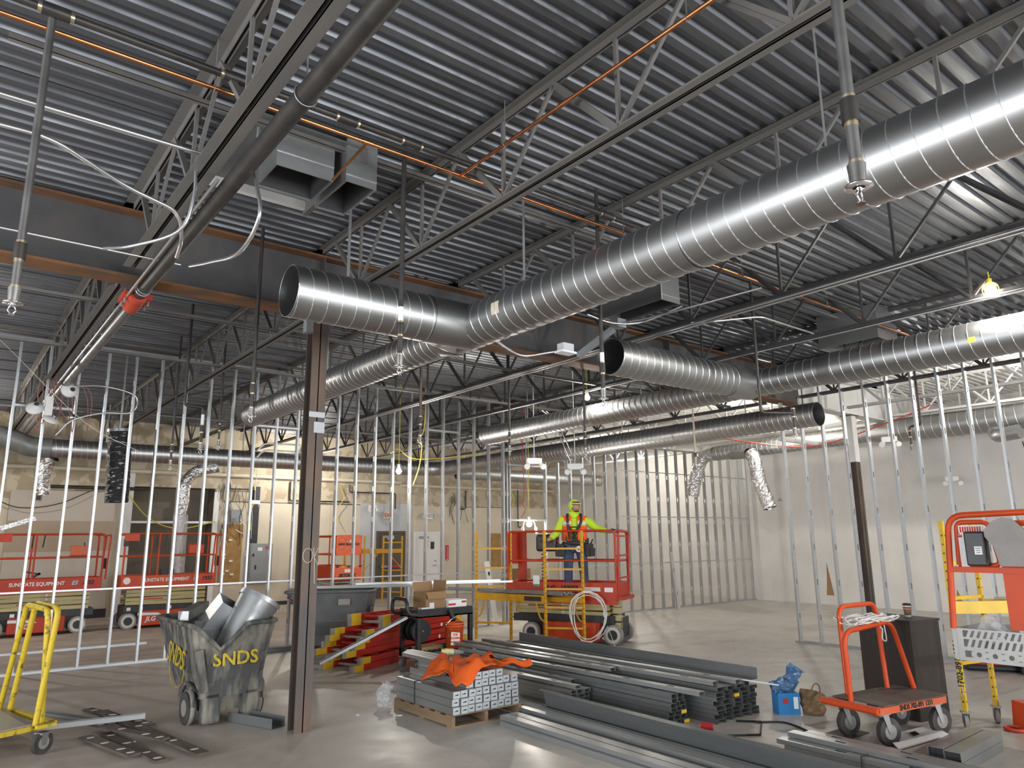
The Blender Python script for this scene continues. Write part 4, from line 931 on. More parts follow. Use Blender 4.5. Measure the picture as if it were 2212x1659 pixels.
part('ladder_step', MB().bb(1.08, 1.20, -.34, .34, .78, .84), 'orange_red', t)
for k in range(5): part('scissor_link', MB().box((1.03, -.2, .2+.13*k), (.14, .12, .10)), 'cream', t)
JL = t
# lift seen end-on near the brown door
t = lift('worn orange lift seen end-on left of the brown door', (8.62, 18.95, 0), R(-90), -1.0, 1.0, (-.75, .78), .80, 'orange', 'cream_grey', 'orange_red', 'tyre_grey', 2.0, 1.52, (.92, 1.22), 's')
pn = MB().prism([(-.36, -.22), (-.30, -.26), (.30, -.26), (.36, -.20), (.36, .20), (.30, .26), (-.30, .26), (-.36, .20)], .03, Matrix.Translation((1.03, 0, 1.76)) @ Matrix.Rotation(R(90), 4, 'Z') @ Matrix.Rotation(R(90), 4, 'X'))
part('end_panel', pn, 'orange_scuff', t)
text('SNDS 702-891 1331', .085, 'text_black', t, (1.065, 0, 1.78), (R(90), 0, R(90)), bold=.003, squash=.85)
part('panel_disc', MB().cyl((1.06, .05, 1.86), (1.066, .05, 1.86), .04, 16), 'sign_cream', t)
part('end_board', MB().bb(1.01, 1.05, -.40, .40, .90, 1.24), 'orange_scuff', t)
for k in range(5): part('hazard_stripe', MB().add([(1.053, -.36+.16*k, 1.19), (1.053, -.28+.16*k, 1.19), (1.053, -.24+.16*k, 1.24), (1.053, -.32+.16*k, 1.24)], [(0, 1, 2, 3)]), 'yellow' if k % 2 else 'black', t)
part('number_plate', MB().box((1.053, .02, 1.11), (.006, .24, .08)), 'white', t)
text('SKYJACK', .12, 'text_black', t, (1.056, -.02, .99), (R(90), 0, R(90)), bold=.006, shear=.2)
for y in (-.37, .37): tube_part('rail_post', [(1.0, y, .95), (1.0, y, 2.0)], .026, 'orange', t)
part('front_bumper', MB().add([(1.0, -.38, .5), (1.0, .38, .5), (1.0, .38, .38), (1.0, .2, .28), (1.0, -.2, .28), (1.0, -.38, .38), (.94, -.38, .5), (.94, .38, .5)], [(0, 1, 2, 3, 4, 5), (0, 6, 7, 1)]), 'orange', t)
text('702', .10, 'text_black', t, (-.1, -.352, .84), (R(90), 0, 0), bold=.003); text('SNDS 4', .10, 'text_black', t, (.4, -.352, .66), (R(90), 0, 0), bold=.003)

# ================================================================== scaffolds
def scaf_frame(t, x, y, dx, dy, h, m_, rungs, z0=.0):
    """ladder end frame from (x,y) to (x+dx,y+dy)"""
    for q in ((x, y), (x+dx, y+dy)):
        p_ = part('upright', MB().box((q[0], q[1], (h+z0)/2), (.042, .042, h-z0)), m_, t)
        k = 0
        for z in [z0+.12+.1*i for i in range(int((h-z0-.1)/.1))]:
            k += 1
        holes = MB()
        ux, uy = (dx, dy); L_ = math.hypot(ux, uy); nx, ny = uy/L_, -ux/L_
        for i in range(int((h-z0-.15)/.09)):
            holes.box((q[0]-.0, q[1]-.0212, z0+.1+.09*i), (.014, .001, .016)).box((q[0]-.0212, q[1], z0+.1+.09*i), (.001, .014, .016))
        tag(part('pin_hole', holes, 'black', p_), kind='stuff')
    for z in rungs: part('rung', MB().bar((x, y, z), (x+dx, y+dy, z), .03, .034), m_, t)
s1 = thing('scaffold', 'yellow rolling scaffold loaded with studs in front of the red lift', 'scaffold')
A = Vector((9.211, 10.701, 0)); fv = Vector((.428, -.552, 0)); Bv = Vector((-.62, 1.34, 0))*1.05
Bb = Vector((9.0, 11.486, 0)) - fv
scaf_frame(s1, A.x-.25, A.y-.25, fv.x, fv.y, 2.02, 'yellow_scaf', (.30, .66, .98, 1.33, 1.70))
A2 = Vector((A.x-.25, A.y-.25, 0)); B2 = Vector((8.55, 12.05, 0))
scaf_frame(s1, B2.x, B2.y, fv.x, fv.y, 2.02, 'yellow_scaf', (.30, .98, 1.33, 1.70))
for o_ in (Vector((0, 0, 0)), fv):
    a_, b_ = A2+o_, B2+o_
    part('side_rail', MB().bar((a_.x, a_.y, .80), (b_.x, b_.y, .80), .04, .13), 'yellow_scaf', s1)
    for p_, d_ in ((a_, (b_-a_).normalized()), (b_, (a_-b_).normalized())):
        part('knee_brace', MB().tube(spline([tuple(p_+Vector((0, 0, .40))), tuple(p_+d_*.12+Vector((0, 0, .47))), tuple(p_+d_*.22+Vector((0, 0, .75)))], 5), .014, 6), 'yellow_scaf', s1)
part('deck_board', MB().add([tuple(A2+Vector((0, 0, .87))), tuple(A2+fv+Vector((0, 0, .87))), tuple(B2+fv+Vector((0, 0, .87))), tuple(B2+Vector((0, 0, .87)))], [(0, 1, 2, 3)]).add([tuple(A2+Vector((0, 0, .84))), tuple(A2+fv+Vector((0, 0, .84))), tuple(B2+fv+Vector((0, 0, .84))), tuple(B2+Vector((0, 0, .84)))], [(3, 2, 1, 0)]), 'galv_dull', s1)
nm = part('name_plate', MB().bar(tuple(A2.lerp(B2, .05)+Vector((-.03, -.015, .80))), tuple(A2.lerp(B2, .28)+Vector((-.03, -.015, .80))), .004, .08), 'charcoal', s1)
for k in range(5):
    o_ = fv*(.08+.18*k); a_ = A2.lerp(B2, -.18+.05*k)+o_; b_ = A2.lerp(B2, 1.7-.12*k)+o_
    single('steel_stud', MB().bar((a_.x, a_.y, .895+.03*(k % 2)), (b_.x, b_.y, .895+.03*(k % 2)), .07, .03), 'galv_box', 'bright steel stud laid along the yellow scaffold deck', 'stud', group='studs on the scaffold deck')
# coil of pale cable hanging on the scaffold
ck = MB(); cpos = A2+fv*.95
rr = random.Random(3); pts = []
for k in range(5*18):
    a = k/18*2*math.pi; d = .30+.07*math.sin(k*.37)+.04*math.sin(k*.09); pts.append((cpos.x+.05+.10*math.cos(a)+d*.6*math.cos(a)*.446/.6, cpos.y-.08-d*.894*math.cos(a)*.7, .50+.42*math.sin(a)+.04*math.sin(k*.11)))
single('cable_coil', ck.tube(pts+[(cpos.x+.3, cpos.y-.5, .03), (cpos.x+.1, cpos.y-.55, .02)], .008, 5), 'wire_white', 'big coil of pale cable hung on the yellow scaffold', 'cable coil')
# far scaffold by the brown door
s2 = thing('scaffold', 'distant yellow scaffold frame in front of the brown door', 'scaffold')
scaf_frame(s2, 11.3, 21.0, .32, -.62, 2.0, 'yellow_scaf', (.3, .62, .95, 1.5, 1.8)); scaf_frame(s2, 9.7, 20.4, .32, -.62, 2.0, 'yellow_scaf', (.3, .95, 1.5))
part('side_rail', MB().bar((11.3, 21.0, 1.55), (9.7, 20.4, 1.55), .04, .12), 'yellow_scaf', s2); part('side_rail', MB().bar((11.62, 20.38, 1.55), (10.02, 19.78, 1.55), .04, .12), 'yellow_scaf', s2)
for a_, b_ in (((11.62, 20.38, 1.0), (11.0, 20.15, 1.5)), ((10.02, 19.78, 1.0), (10.6, 20.0, 1.5))): part('knee_brace', MB().bar(a_, b_, .02, .02), 'yellow_scaf', s2)
# right-hand scaffold on casters
def caster(t, x, y, r_, w_, top, rz=0, tyre='rubber', lean=.0):
    Mx = Matrix.Translation((x, y, 0)) @ Matrix.Rotation(rz, 4, 'Z')
    q = part('caster', MB().cyl(tuple(Mx @ Vector((lean, -w_/2, r_))), tuple(Mx @ Vector((lean, w_/2, r_))), r_, 24), tyre, t)
    mb = MB()
    for s in (-1, 1): mb.add([tuple(Mx @ Vector(p)) for p in ((lean-.02, s*(w_/2+.008), r_-.02), (lean+.02, s*(w_/2+.008), r_-.02), (.035, s*(w_/2+.008), top-.012), (-.035, s*(w_/2+.008), top-.012), (lean-.02, s*(w_/2+.012), r_-.02), (lean+.02, s*(w_/2+.012), r_-.02), (.035, s*(w_/2+.012), top-.012), (-.035, s*(w_/2+.012), top-.012))], [(0, 1, 2, 3), (7, 6, 5, 4), (0, 4, 5, 1), (1, 5, 6, 2), (2, 6, 7, 3), (3, 7, 4, 0)])
    mb.bb(-.05, .05, -w_/2-.025, w_/2+.025, top-.014, top, Mx)
    part('caster_fork', mb, 'alu', q)
    part('caster_hub', MB().cyl(tuple(Mx @ Vector((lean, -w_/2-.004, r_))), tuple(Mx @ Vector((lean, w_/2+.004, r_))), r_*.55, 16), 'tyre_grey', q)
    return q
s3 = thing('scaffold', 'yellow scaffold on casters standing right of the dark podium', 'scaffold')
scaf_frame(s3, 8.30, 3.30, .50, -.10, 2.03, 'yellow', (.62, 1.25, 1.60), .16)
scaf_frame(s3, 9.55, 2.35, .50, -.10, 2.03, 'yellow', (.62, 1.25), .16)
for q in ((8.30, 3.30), (8.80, 3.20)): caster(s3, q[0], q[1], .07, .035, .17, R(30), 'tyre_grey', .03)
for o_ in ((0, 0), (.5, -.1)): part('side_rail', MB().bar((8.30+o_[0], 3.30+o_[1], 1.16), (9.55+o_[0], 2.35+o_[1], 1.16), .05, .12), 'yellow', s3)
part('rail_label', MB().bar((8.60, 3.045, 1.16), (8.85, 2.855, 1.16), .004, .06), 'white', s3)
text('1702-891-1331', .075, 'text_black', s3, (8.277, 3.298, .62), (R(90), R(-90), R(-90)), bold=.002)
for z in (.38,): part('lock_pin', MB().cyl((8.26, 3.29, z), (8.20, 3.26, z), .008, 6).cyl((8.20, 3.26, z-.04), (8.20, 3.26, z+.04), .006, 6), 'alu', s3)

# ================================================================== orange platform lift cut by the picture edge
ol = thing('platform_lift', 'orange platform lift with a silver perforated tray and black manual case', 'lift')
X0 = 7.4
tube_part('guard_frame', [(X0, 2.95, 1.06), (X0, 2.88, 2.06), (X0, 1.4, 2.10), (X0, 1.4, 1.06)], .028, 'orange', ol, .14)
part('frame_rail', MB().bar((X0, 2.90, 1.58), (X0, 1.4, 1.58), .05, .05), 'orange', ol); part('inner_rail', MB().bar((X0+.04, 2.4, 1.98), (X0+.04, 1.4, 2.0), .03, .05), 'orange', ol)
tube_part('inner_loop', [(X0+.02, 2.84, 1.62), (X0+.02, 2.82, 2.0), (X0+.02, 2.56, 2.0), (X0+.02, 2.50, 1.62), (X0+.02, 2.84, 1.62)], .022, 'orange', ol, .06)
mc = part('manual_case', MB().box((X0-.03, 2.655, 1.765), (.10, .17, .30)), 'plastic_black', ol); bevel(mc, .015)
part('case_label', MB().box((X0-.083, 2.63, 1.75), (.004, .06, .07)), 'white', ol)
for k in range(3): part('label_line', MB().box((X0-.0855, 2.63, 1.77-.018*k), (.001, .045-.006*k, .005)), 'charcoal', ol)
part('instruction_plate', MB().bb(X0-.005, X0+.005, 2.60, 2.80, 1.90, 1.97), 'white', ol)
for k in range(9): part('pictogram', MB().bb(X0-.008, X0-.005, 2.615+.02*k, 2.627+.02*k, 1.91, 1.96), 'text_red', ol)
part('instruction_plate', MB().bb(X0-.004, X0+.004, 2.745, 2.81, 1.60, 1.89), 'white', ol); part('instruction_header', MB().bb(X0-.007, X0-.004, 2.775, 2.81, 1.865, 1.885), 'sign_red', ol)
part('mast_post', MB().bb(X0+.02, X0+.10, 2.30, 2.50, 1.08, 1.66), 'orange', ol); part('mast_post', MB().bb(X0+.04, X0+.12, 2.22, 2.30, 1.14, 1.62), 'orange_worn', ol)
sp = [(2.30, 1.62), (2.47, 1.62), (2.50, 1.78), (2.56, 1.87), (2.56, 1.93), (2.49, 2.0), (2.41, 2.035), (2.34, 2.02), (2.22, 1.90), (2.12, 1.80), (2.16, 1.66), (2.20, 1.62)]
part('control_shield', MB().prism([(a, b) for a, b in sp], .02, Matrix(((0, 0, 1, X0-.10), (1, 0, 0, 0), (0, 1, 0, 0), (0, 0, 0, 1)))), 'mirror_steel', ol)
part('shield_cover', MB().bb(X0-.09, X0+.05, 2.14, 2.46, 1.66, 1.94), 'charcoal', ol)
part('control_panel', MB().bb(X0-.07, X0+.05, 2.06, 2.15, 1.70, 1.80), 'plastic_black', ol); part('stop_button', MB().cyl((X0-.07, 2.10, 1.73), (X0-.10, 2.10, 1.73), .02, 12), 'sign_red', ol)
tr = MB()
y0, y1, za, zb_ = 1.3, 2.96, .80, 1.065
# perforated tray side: slotted upper band, round holes below
ncol = 30; w_ = (y1-y0-.08)/ncol; rows = [(.80, .825), (.885, .915), (.965, .985), (1.045, 1.065)]
tr.bb(X0-.002, X0+.002, y1-.08, y1, za, zb_)
for a, b in ((.80, .822), (.878, .91), (.975, .992), (1.05, 1.065)): tr.bb(X0-.002, X0+.002, y0, y1-.08, a, b)
for k in range(ncol):
    ya = y0+k*w_
    for a, b in ((.91, .975), (.992, 1.05)): tr.add([(X0-.002, ya, a), (X0-.002, ya+w_*.55, a), (X0-.002, ya+w_*.55-.025, b), (X0-.002, ya-.025, b), (X0+.002, ya, a), (X0+.002, ya+w_*.55, a), (X0+.002, ya+w_*.55-.025, b), (X0+.002, ya-.025, b)], [(0, 1, 2, 3), (7, 6, 5, 4), (0, 4, 5, 1), (1, 5, 6, 2), (2, 6, 7, 3), (3, 7, 4, 0)])
nh = 12; cw = (y1-y0-.16)/nh
for k in range(nh):   # square cells with a round hole, as a ring of quads
    cy_ = y1-.16-cw*(k+.0)-cw/2+.03; cz_ = .85; hh = .028; hy = cw/2
    vs_ = []; 
    for i in range(16):
        a = 2*math.pi*i/16+math.pi/16; vs_.append((X0, cy_+.021*math.cos(a), cz_+.021*math.sin(a)))
    for i in range(16):
        a = 2*math.pi*i/16+math.pi/16; m_ = max(abs(math.cos(a)), abs(math.sin(a))); vs_.append((X0, cy_+hy*math.cos(a)/m_, cz_+hh*math.sin(a)/m_))
    tr.add(vs_, [(i, (i+1) % 16, 16+(i+1) % 16, 16+i) for i in range(16)])
part('perforated_tray', tr, 'alu', ol)
part('tray_corner', MB().bb(X0-.006, X0+.05, 2.93, 2.965, .80, 1.075), 'alu', ol)
part('tray_floor', MB().bb(X0, X0+.65, 1.3, 2.96, .79, .80), 'alu', ol); part('tray_back', MB().bb(X0+.65, X0+.655, 1.3, 2.96, .80, 1.06), 'alu', ol); part('tray_end', MB().bb(X0, X0+.65, 2.955, 2.96, .80, 1.06), 'alu', ol)
part('mast_plate', MB().bb(X0+.03, X0+.10, 2.34, 2.44, .95, 1.14), 'alu', ol); part('lift_column', MB().bb(X0+.3, X0+.5, 1.2, 1.45, 0, .8), 'alu', ol); part('lift_base', MB().bb(X0+.1, X0+.7, .9, 1.6, 0, .15), 'orange', ol)
pl = crumple([(7.62, 2.76, .98), (7.62, 2.72, 1.05), (7.64, 2.66, 1.12)], .10, 12, .35, .03, 11)
single('plastic_bag', pl, 'clear_film', 'crumpled clear plastic bag in the silver tray', 'plastic bag')
single('loose_sheet', MB().bar((7.75, 2.9, 1.235), (7.9, 2.45, 1.25), .22, .004), 'alu', 'thin grey sheet resting across the yellow scaffold rail', 'sheet', (1.12, .2, 0))
# ================================================================== tilt trucks
def tilt_truck(label, loc, rz, m_, broken):
    t = thing('tilt_truck', label, 'tilt truck', loc, rz)
    W, L = .92, 1.5     # x width of the high front end, y length; front end at -y
    # outer shell as loft of rectangles (x half width, y0, y1, z)
    lv = [(.30, .06, 1.05, .30), (.36, .02, 1.18, .48), (.41, -.02, 1.32, .80), (.455, -.05, 1.46, 1.03)]
    def shell(g):
        vs_ = []; n = 0
        for hw, y0, y1, z in lv:
            hw -= g; y0 += g; y1 -= g
            c = .09
            vs_ += [(-hw+c, y0, z), (hw-c, y0, z), (hw, y0+c, z), (hw, y1-c, z), (hw-c, y1, z), (-hw+c, y1, z), (-hw, y1-c, z), (-hw, y0+c, z)]
        return vs_
    mb = MB(); o = shell(0); i = shell(.022)
    # subdivide the loft finely for dents and the torn front lip
    def loft(vs_, flip, seed):
        rnd = random.Random(seed); rows = []; 
        for k in range(3):
            for s in range(5):
                u = s/5; rows.append([Vector(vs_[k*8+j]).lerp(Vector(vs_[(k+1)*8+j]), u) for j in range(8)])
        rows.append([Vector(vs_[24+j]) for j in range(8)])
        fine = []
        for r_ in rows:
            q = []
            for j in range(8):
                a, b = r_[j], r_[(j+1) % 8]; nseg = 8 if j % 2 == 0 else 2
                for s in range(nseg): q.append(a.lerp(b, s/nseg))
            fine.append(q)
        m = len(fine[0]); out = []
        for k, r_ in enumerate(fine):
            for q in r_:
                d = Vector((0, 0, 0))
                if broken:
                    d = Vector((rnd.uniform(-.004, .004), rnd.uniform(-.004, .004), 0))
                    if q.y < .25 and q.z > .62:      # lip bent down and inwards on the front
                        wgt = max(0, 1-abs(q.x+.17)/.27)*max(0, (q.z-.62)/.41)
                        d += Vector((0, .10*wgt*0, -.26*wgt))
                out.append(tuple(q+d))
        fs = []
        for k in range(len(fine)-1):
            for j in range(m):
                f = (k*m+j, k*m+(j+1) % m, (k+1)*m+(j+1) % m, (k+1)*m+j)
                fs.append(f[::-1] if flip else f)
        return out, fs, m
    vo, fo, m = loft(o, False, 1); vi, fi, _ = loft(i, True, 1)
    nb = len(vo); top = nb-m
    mb.add(vo+vi, fo+[tuple(a+nb for a in f) for f in fi]+[(top+j, top+(j+1) % m, nb+top+(j+1) % m, nb+top+j) for j in range(m)]+[tuple(range(m))[::-1]])
    part('tub', mb, m_, t)
    rim = [Vector(vo[top+j]) for j in range(m)]
    part('rim', MB().tube([v+Vector((0, 0, -.01)) for v in rim], .026, 8, True), m_, t)
    # skirt with two feet at the front
    part('skirt', MB().bb(-.33, .33, .03, .10, .28, .50), m_, t)
    for x in (-.2, .22): bevel(part('front_foot', MB().box((x, .10, .18), (.19, .14, .32)), m_, t), .03)
    part('underbody', MB().bb(-.26, .26, .14, 1.0, .12, .34), m_, t)
    part('corner_rib', MB().bar((-.30, .0, .35), (-.39, -.02, .78), .07, .05, (0, 1, 0)), m_, t)
    part('side_recess', MB().bb(-.40, -.37, .25, .95, .52, .80), m_, t)
    for s in (-1, 1):
        q = part('wheel', MB().cyl((s*.40, .30, .165), (s*.32, .30, .165), .165, 24), 'rubber', t)
        part('tread', MB().tube([(s*.36, .30+.15*math.cos(a/24*6.283), .165+.15*math.sin(a/24*6.283)) for a in range(24)], .03, 6, True), 'tyre_grey', q)
        part('wheel_hub', MB().cyl((s*.405, .30, .165), (s*.39, .30, .165), .085, 16), 'tyre_grey', q)
        part('wheel_arch', MB().tube([(s*.38, .30+.21*math.cos(a), .20+.21*math.sin(a)) for a in [i*math.pi/12 for i in range(13)]], .025, 6), m_, t)
    part('rear_caster', MB().cyl((-.03, 1.0, .07), (.03, 1.0, .07), .07, 16).bar((0, 1.0, .07), (0, .95, .2), .05, .04), 'rubber', t)
    return t
b1 = tilt_truck('battered grey tilt truck bin with yellow stencilling beside the column', (2.74, 8.36, 0), R(2), 'bin_grey', True)
text('SNDS', .19, 'yellow_paint', b1, (.0, -.028, .66), (R(86), 0, 0), bold=.004, squash=1.05)
text('SNDS', .28, 'yellow_paint', b1, (-.432, .62, .66), (R(86), R(6), R(-90)), bold=.003, squash=.9)
part('paint_ring', MB().tube([(-.398-.03*(.5+.2*math.sin(a/20*6.283)), .62+.26*math.cos(a/20*6.283), .52+.19*math.sin(a/20*6.283)) for a in range(20)], .005, 5, True), 'yellow_paint', b1)
# scrap duct pieces thrown into the bin
def cone_path(p0, p1, r0, r1, n=30): return MB().tube([p0, tuple(Vector(p0).lerp(Vector(p1), .96)), p1], [r0, r1*.98, r1], n, cap=False)
w1 = thing('scrap_duct', 'dented round galvanised fitting with a flange lying in the bin', 'duct fitting', (2.74, 8.36, 0))
part('cone', cone_path((-.02, .24, .68), (.33, .30, 1.22), .16, .235), 'galv_dull', w1)
part('flange_ring', MB().tube([(.322, .2985, 1.205), (.348, .303, 1.248)], [.246, .246], 30, cap=False), 'galv', w1)
part('torn_bracket', MB().box((.18, .26, 1.40), (.10, .10, .02), Matrix.Rotation(.4, 4, 'Y')), 'rust', w1)
w2 = thing('scrap_duct', 'bent square galvanised duct piece lying in the bin', 'duct fitting', (2.74, 8.36, 0))
sq = MB(); Mq = Matrix.Translation((-.02, .60, .98)) @ Matrix.Rotation(R(32), 4, 'Y') @ Matrix.Rotation(R(18), 4, 'X')
for a in ((-.16, -.155, -.17, .17), (.155, .16, -.17, .17)): sq.bb(a[0], a[1], a[2], a[3], -.3, .25, Mq)
for a in ((-.17, -.165), (.165, .17)): sq.bb(-.155, .155, a[0], a[1], -.3, .25, Mq)
part('sleeve', sq, 'galv', w2); part('inner_flap', MB().bb(-.15, .15, -.02, .0, -.25, .1, Mq), 'galv_dark', w2)
w3 = thing('scrap_channel', 'short dark channel with a white end cap across the bin rim', 'channel', (2.74, 8.36, 0))
part('channel', MB().bar((-.40, .62, 1.08), (-.02, 1.25, 1.13), .12, .10), 'galv_dark', w3); part('end_cap', MB().bar((-.405, .615, 1.08), (-.40, .62, 1.08), .12, .10), 'white', w3)
w4 = thing('scrap_channel', 'curved dark sheet offcut inside the bin', 'sheet', (2.74, 8.36, 0))
part('sheet', MB().add([(-.3, .3, .7), (-.05, .35, .7), (.02, .5, 1.0), (-.3, .55, 1.02)], [(0, 1, 2, 3)]), 'galv_dull', w4)

b2 = tilt_truck('clean charcoal tilt truck bin carrying long studs behind the black cart', (6.35, 12.15, 0), R(58), 'bin_grey2', False)
Mb = Matrix.Translation((6.35, 12.15, 0)) @ Matrix.Rotation(R(58), 4, 'Z')
part('maker_plate', MB().bb(-.452, -.448, .35, .55, .80, .90), 'tyre_grey', b2)
for k, (xa, ya, xb, yb, z) in enumerate(((5.2, 12.75, 7.0, 11.75, 1.075), (6.1, 12.35, 8.6, 11.35, 1.12), (6.3, 12.55, 8.9, 11.35, 1.085))):
    single('steel_stud', MB().bar((xa, ya, z), (xb, yb, z), .09, .035), 'galv_box', 'bright steel stud lying across the charcoal bin', 'stud', group='studs on the charcoal bin')

# ================================================================== yellow panel cart at the left edge
yc = thing('panel_cart', 'yellow tube panel cart with worn paint beside the dark floor boards', 'cart', (0, 0, 0))
part('deck_sheet', MB().add([(.05, 8.2, .235), (.98, 8.55, .235), (.80, 9.5, .235), (-.2, 9.3, .235), (.05, 8.2, .215), (.98, 8.55, .215), (.80, 9.5, .215), (-.2, 9.3, .215)], [(0, 1, 2, 3), (7, 6, 5, 4), (0, 4, 5, 1), (1, 5, 6, 2)]), 'alu', yc)
for a_, b_ in (((1.14, 8.62, .20), (.0, 8.15, .20)), ((1.14, 8.62, .20), (.86, 9.62, .20)), ((.86, 9.62, .20), (-.2, 9.3, .20))): part('deck_rail', MB().bar(a_, b_, .06, .045), 'yellow_worn', yc)
for a_, b_, c_, d_ in (((.98, 8.53, .22), (1.05, 8.42, 1.28), (.93, 9.12, 1.30), (.85, 9.48, .22)), ((1.04, 8.62, .22), (.97, 8.46, 1.27), (.86, 9.2, 1.28), (.77, 9.62, .22))):
    part('tube_handle', MB().tube(fillet([a_, b_, c_, d_], .10, 6), .027, 12), 'yellow_worn', yc)
caster(yc, 1.03, 8.36, .10, .045, .19, R(35), 'rubber', .0); caster(yc, .80, 9.45, .10, .045, .19, R(20), 'rubber', .02)
part('cross_bar', MB().bar((1.14, 8.5, .22), (.98, 8.45, .22), .05, .03), 'yellow_worn', yc)

# ================================================================== old floor boards and offcuts near the yellow cart
rb = random.Random(9)
FB = [((1.66, 10.1), (2.05, 8.75), .11), ((1.75, 9.75), (2.15, 7.25), .12), ((1.55, 9.05), (1.98, 7.9), .10), ((1.42, 8.62), (1.66, 7.62), .12), ((1.62, 8.75), (1.83, 7.35), .11), ((1.78, 9.5), (2.02, 8.75), .10)]
fl_lab = ['worn dark floor board reaching out farthest towards the bin', 'longest worn dark floor board with white paint spots', 'worn dark floor board lying across the pile', 'short dark floor board with a broken end', 'dark floor board lowest in the pile', 'short dark floor board tucked under the far end']
for k, (a_, b_, wd) in enumerate(FB):
    z = .012+.024*[0, 1, 2, 1, 0, 1][k]; t = thing('floor_board', fl_lab[k], 'board', (0, 0, 0), 0, 'old floor boards on the concrete')
    part('plank', MB().bar((*a_, z), (*b_, z), wd, .02), 'floorboard', t)
    a2, b2_ = Vector((*a_, 0)), Vector((*b_, 0))
    for u in (.12, .42, .75, .93):
        c_ = a2.lerp(b2_, u); part('paint_spot', MB().prism([(.035*math.cos(i*.785)*(1+.2*rb.random()), .022*math.sin(i*.785)) for i in range(8)], .002, Matrix.Translation((c_.x, c_.y, z+.0098))), 'wall_white', t)
def chan(name, a_, b_, wd, ht, m_, lab, cat='channel', grp=None, th=.003):
    a_, b_ = Vector(a_), Vector(b_); d = (b_-a_); L = d.length; rz = math.atan2(d.y, d.x)-math.pi/2
    mb = MB().bb(-wd/2, wd/2, 0, L, 0, th).bb(-wd/2, -wd/2+th, 0, L, 0, ht).bb(wd/2-th, wd/2, 0, L, 0, ht)
    return single(name, mb, m_, lab, cat, tuple(a_), (0, 0, rz), grp)
chan('loose_track', (1.20, 10.25, .002), (1.75, 9.15, .002), .09, .035, 'galv_dull', 'grey steel track lying behind the yellow cart')
chan('loose_track', (1.05, 9.0, .08), (2.0, 8.85, .05), .06, .05, 'galv_dull', 'grey steel rail lying across the dark floor boards')
chan('loose_track', (2.82, 8.5, .002), (3.06, 7.85, .002), .17, .10, 'galv_dark', 'short dark wide channel lying beside the bin')
chan('loose_track', (4.3, 13.05, .002), (5.9, 13.0, .002), .10, .06, 'galv_dark', 'dark channel lying along the foot of the left partition')
chan('loose_track', (.4, 15.75, .002), (3.45, 15.65, .002), .06, .04, 'galv', 'bright thin track lying on the floor behind the studs by the orange lifts')

# ================================================================== red fibreglass step ladders
def ladder(label, loc, rz, L, z, tilt, feet_w=.62, top_w=.34):
    """closed step ladder lying flat: length x, width y, thickness z"""
    t = thing('step_ladder', label, 'ladder', (loc[0], loc[1], z), rz, 'red step ladders in the pile')
    t.rotation_euler = (0, -tilt, rz)
    for f, zo in ((0, .045), (1, .135)):
        x0 = .14*f+random.uniform(-.08, .08)
        for s in (-1, 1):
            a_, b_ = (x0, feet_w/2+s*feet_w/2, zo), (L-.10*f, feet_w/2+s*top_w/2, zo)
            rl = part('side_rail', MB().bar(a_, b_, .04, .082), 'red', t)
            a3 = Vector(a_); dv = (Vector(b_)-a3).normalized()
            part('foot', MB().bar(tuple(a3-dv*.02), tuple(a3+dv*.20), .05, .09), 'yellow', rl)
            part('foot_pad', MB().bar(tuple(a3-dv*.06), tuple(a3-dv*.02), .055, .095), 'tyre_grey', rl)
        for k in range(1, 9):
            u = k/9; ww = feet_w+(top_w-feet_w)*u
            part('step' if f == 0 else 'cross_brace', MB().box((x0+(L-x0)*u, feet_w/2, zo), (.075 if f == 0 else .03, ww, .03)), 'red' if f else 'alu', t)
    part('top_cap', MB().box((L, feet_w/2, .09), (.14, top_w+.12, .19)), 'yellow', t)
    part('maker_oval', MB().cyl((L*.80, feet_w/2-feet_w/2*.62-.012, .045), (L*.80, feet_w/2-feet_w/2*.62-.03, .045), .03, 14), 'white', t)
    return t
ld = math.atan2(1.25, 3.16)
ladder('red fibreglass step ladder at the bottom of the pile', (5.14, 10.28), ld, 2.95, .0, 0)
ladder('red fibreglass step ladder second from the bottom of the pile', (5.02, 10.42), ld-.015, 3.05, .185, R(-.3))
ladder('red fibreglass step ladder lying third in the pile', (5.24, 10.40), ld+.02, 2.85, .37, R(.0))
ladder('red fibreglass step ladder on top of the pile', (5.62, 10.52), ld+.03, 2.5, .555, R(-.6))
sp_ = single('steel_stud', MB().bb(-.045, .045, 0, 1.42, 0, .003).bb(-.045, -.042, 0, 1.42, 0, .04).bb(.042, .045, 0, 1.42, 0, .04), 'galv_dull', 'wide steel stud leaning from the floor onto the ladder pile', 'stud')
va, vb = Vector((4.55, 10.15, .20)), Vector((5.80, 10.0, .72)); d = (vb-va).normalized(); q = d.to_track_quat('Y', 'Z'); sp_.rotation_euler = q.to_euler(); sp_.location = va-d*.05
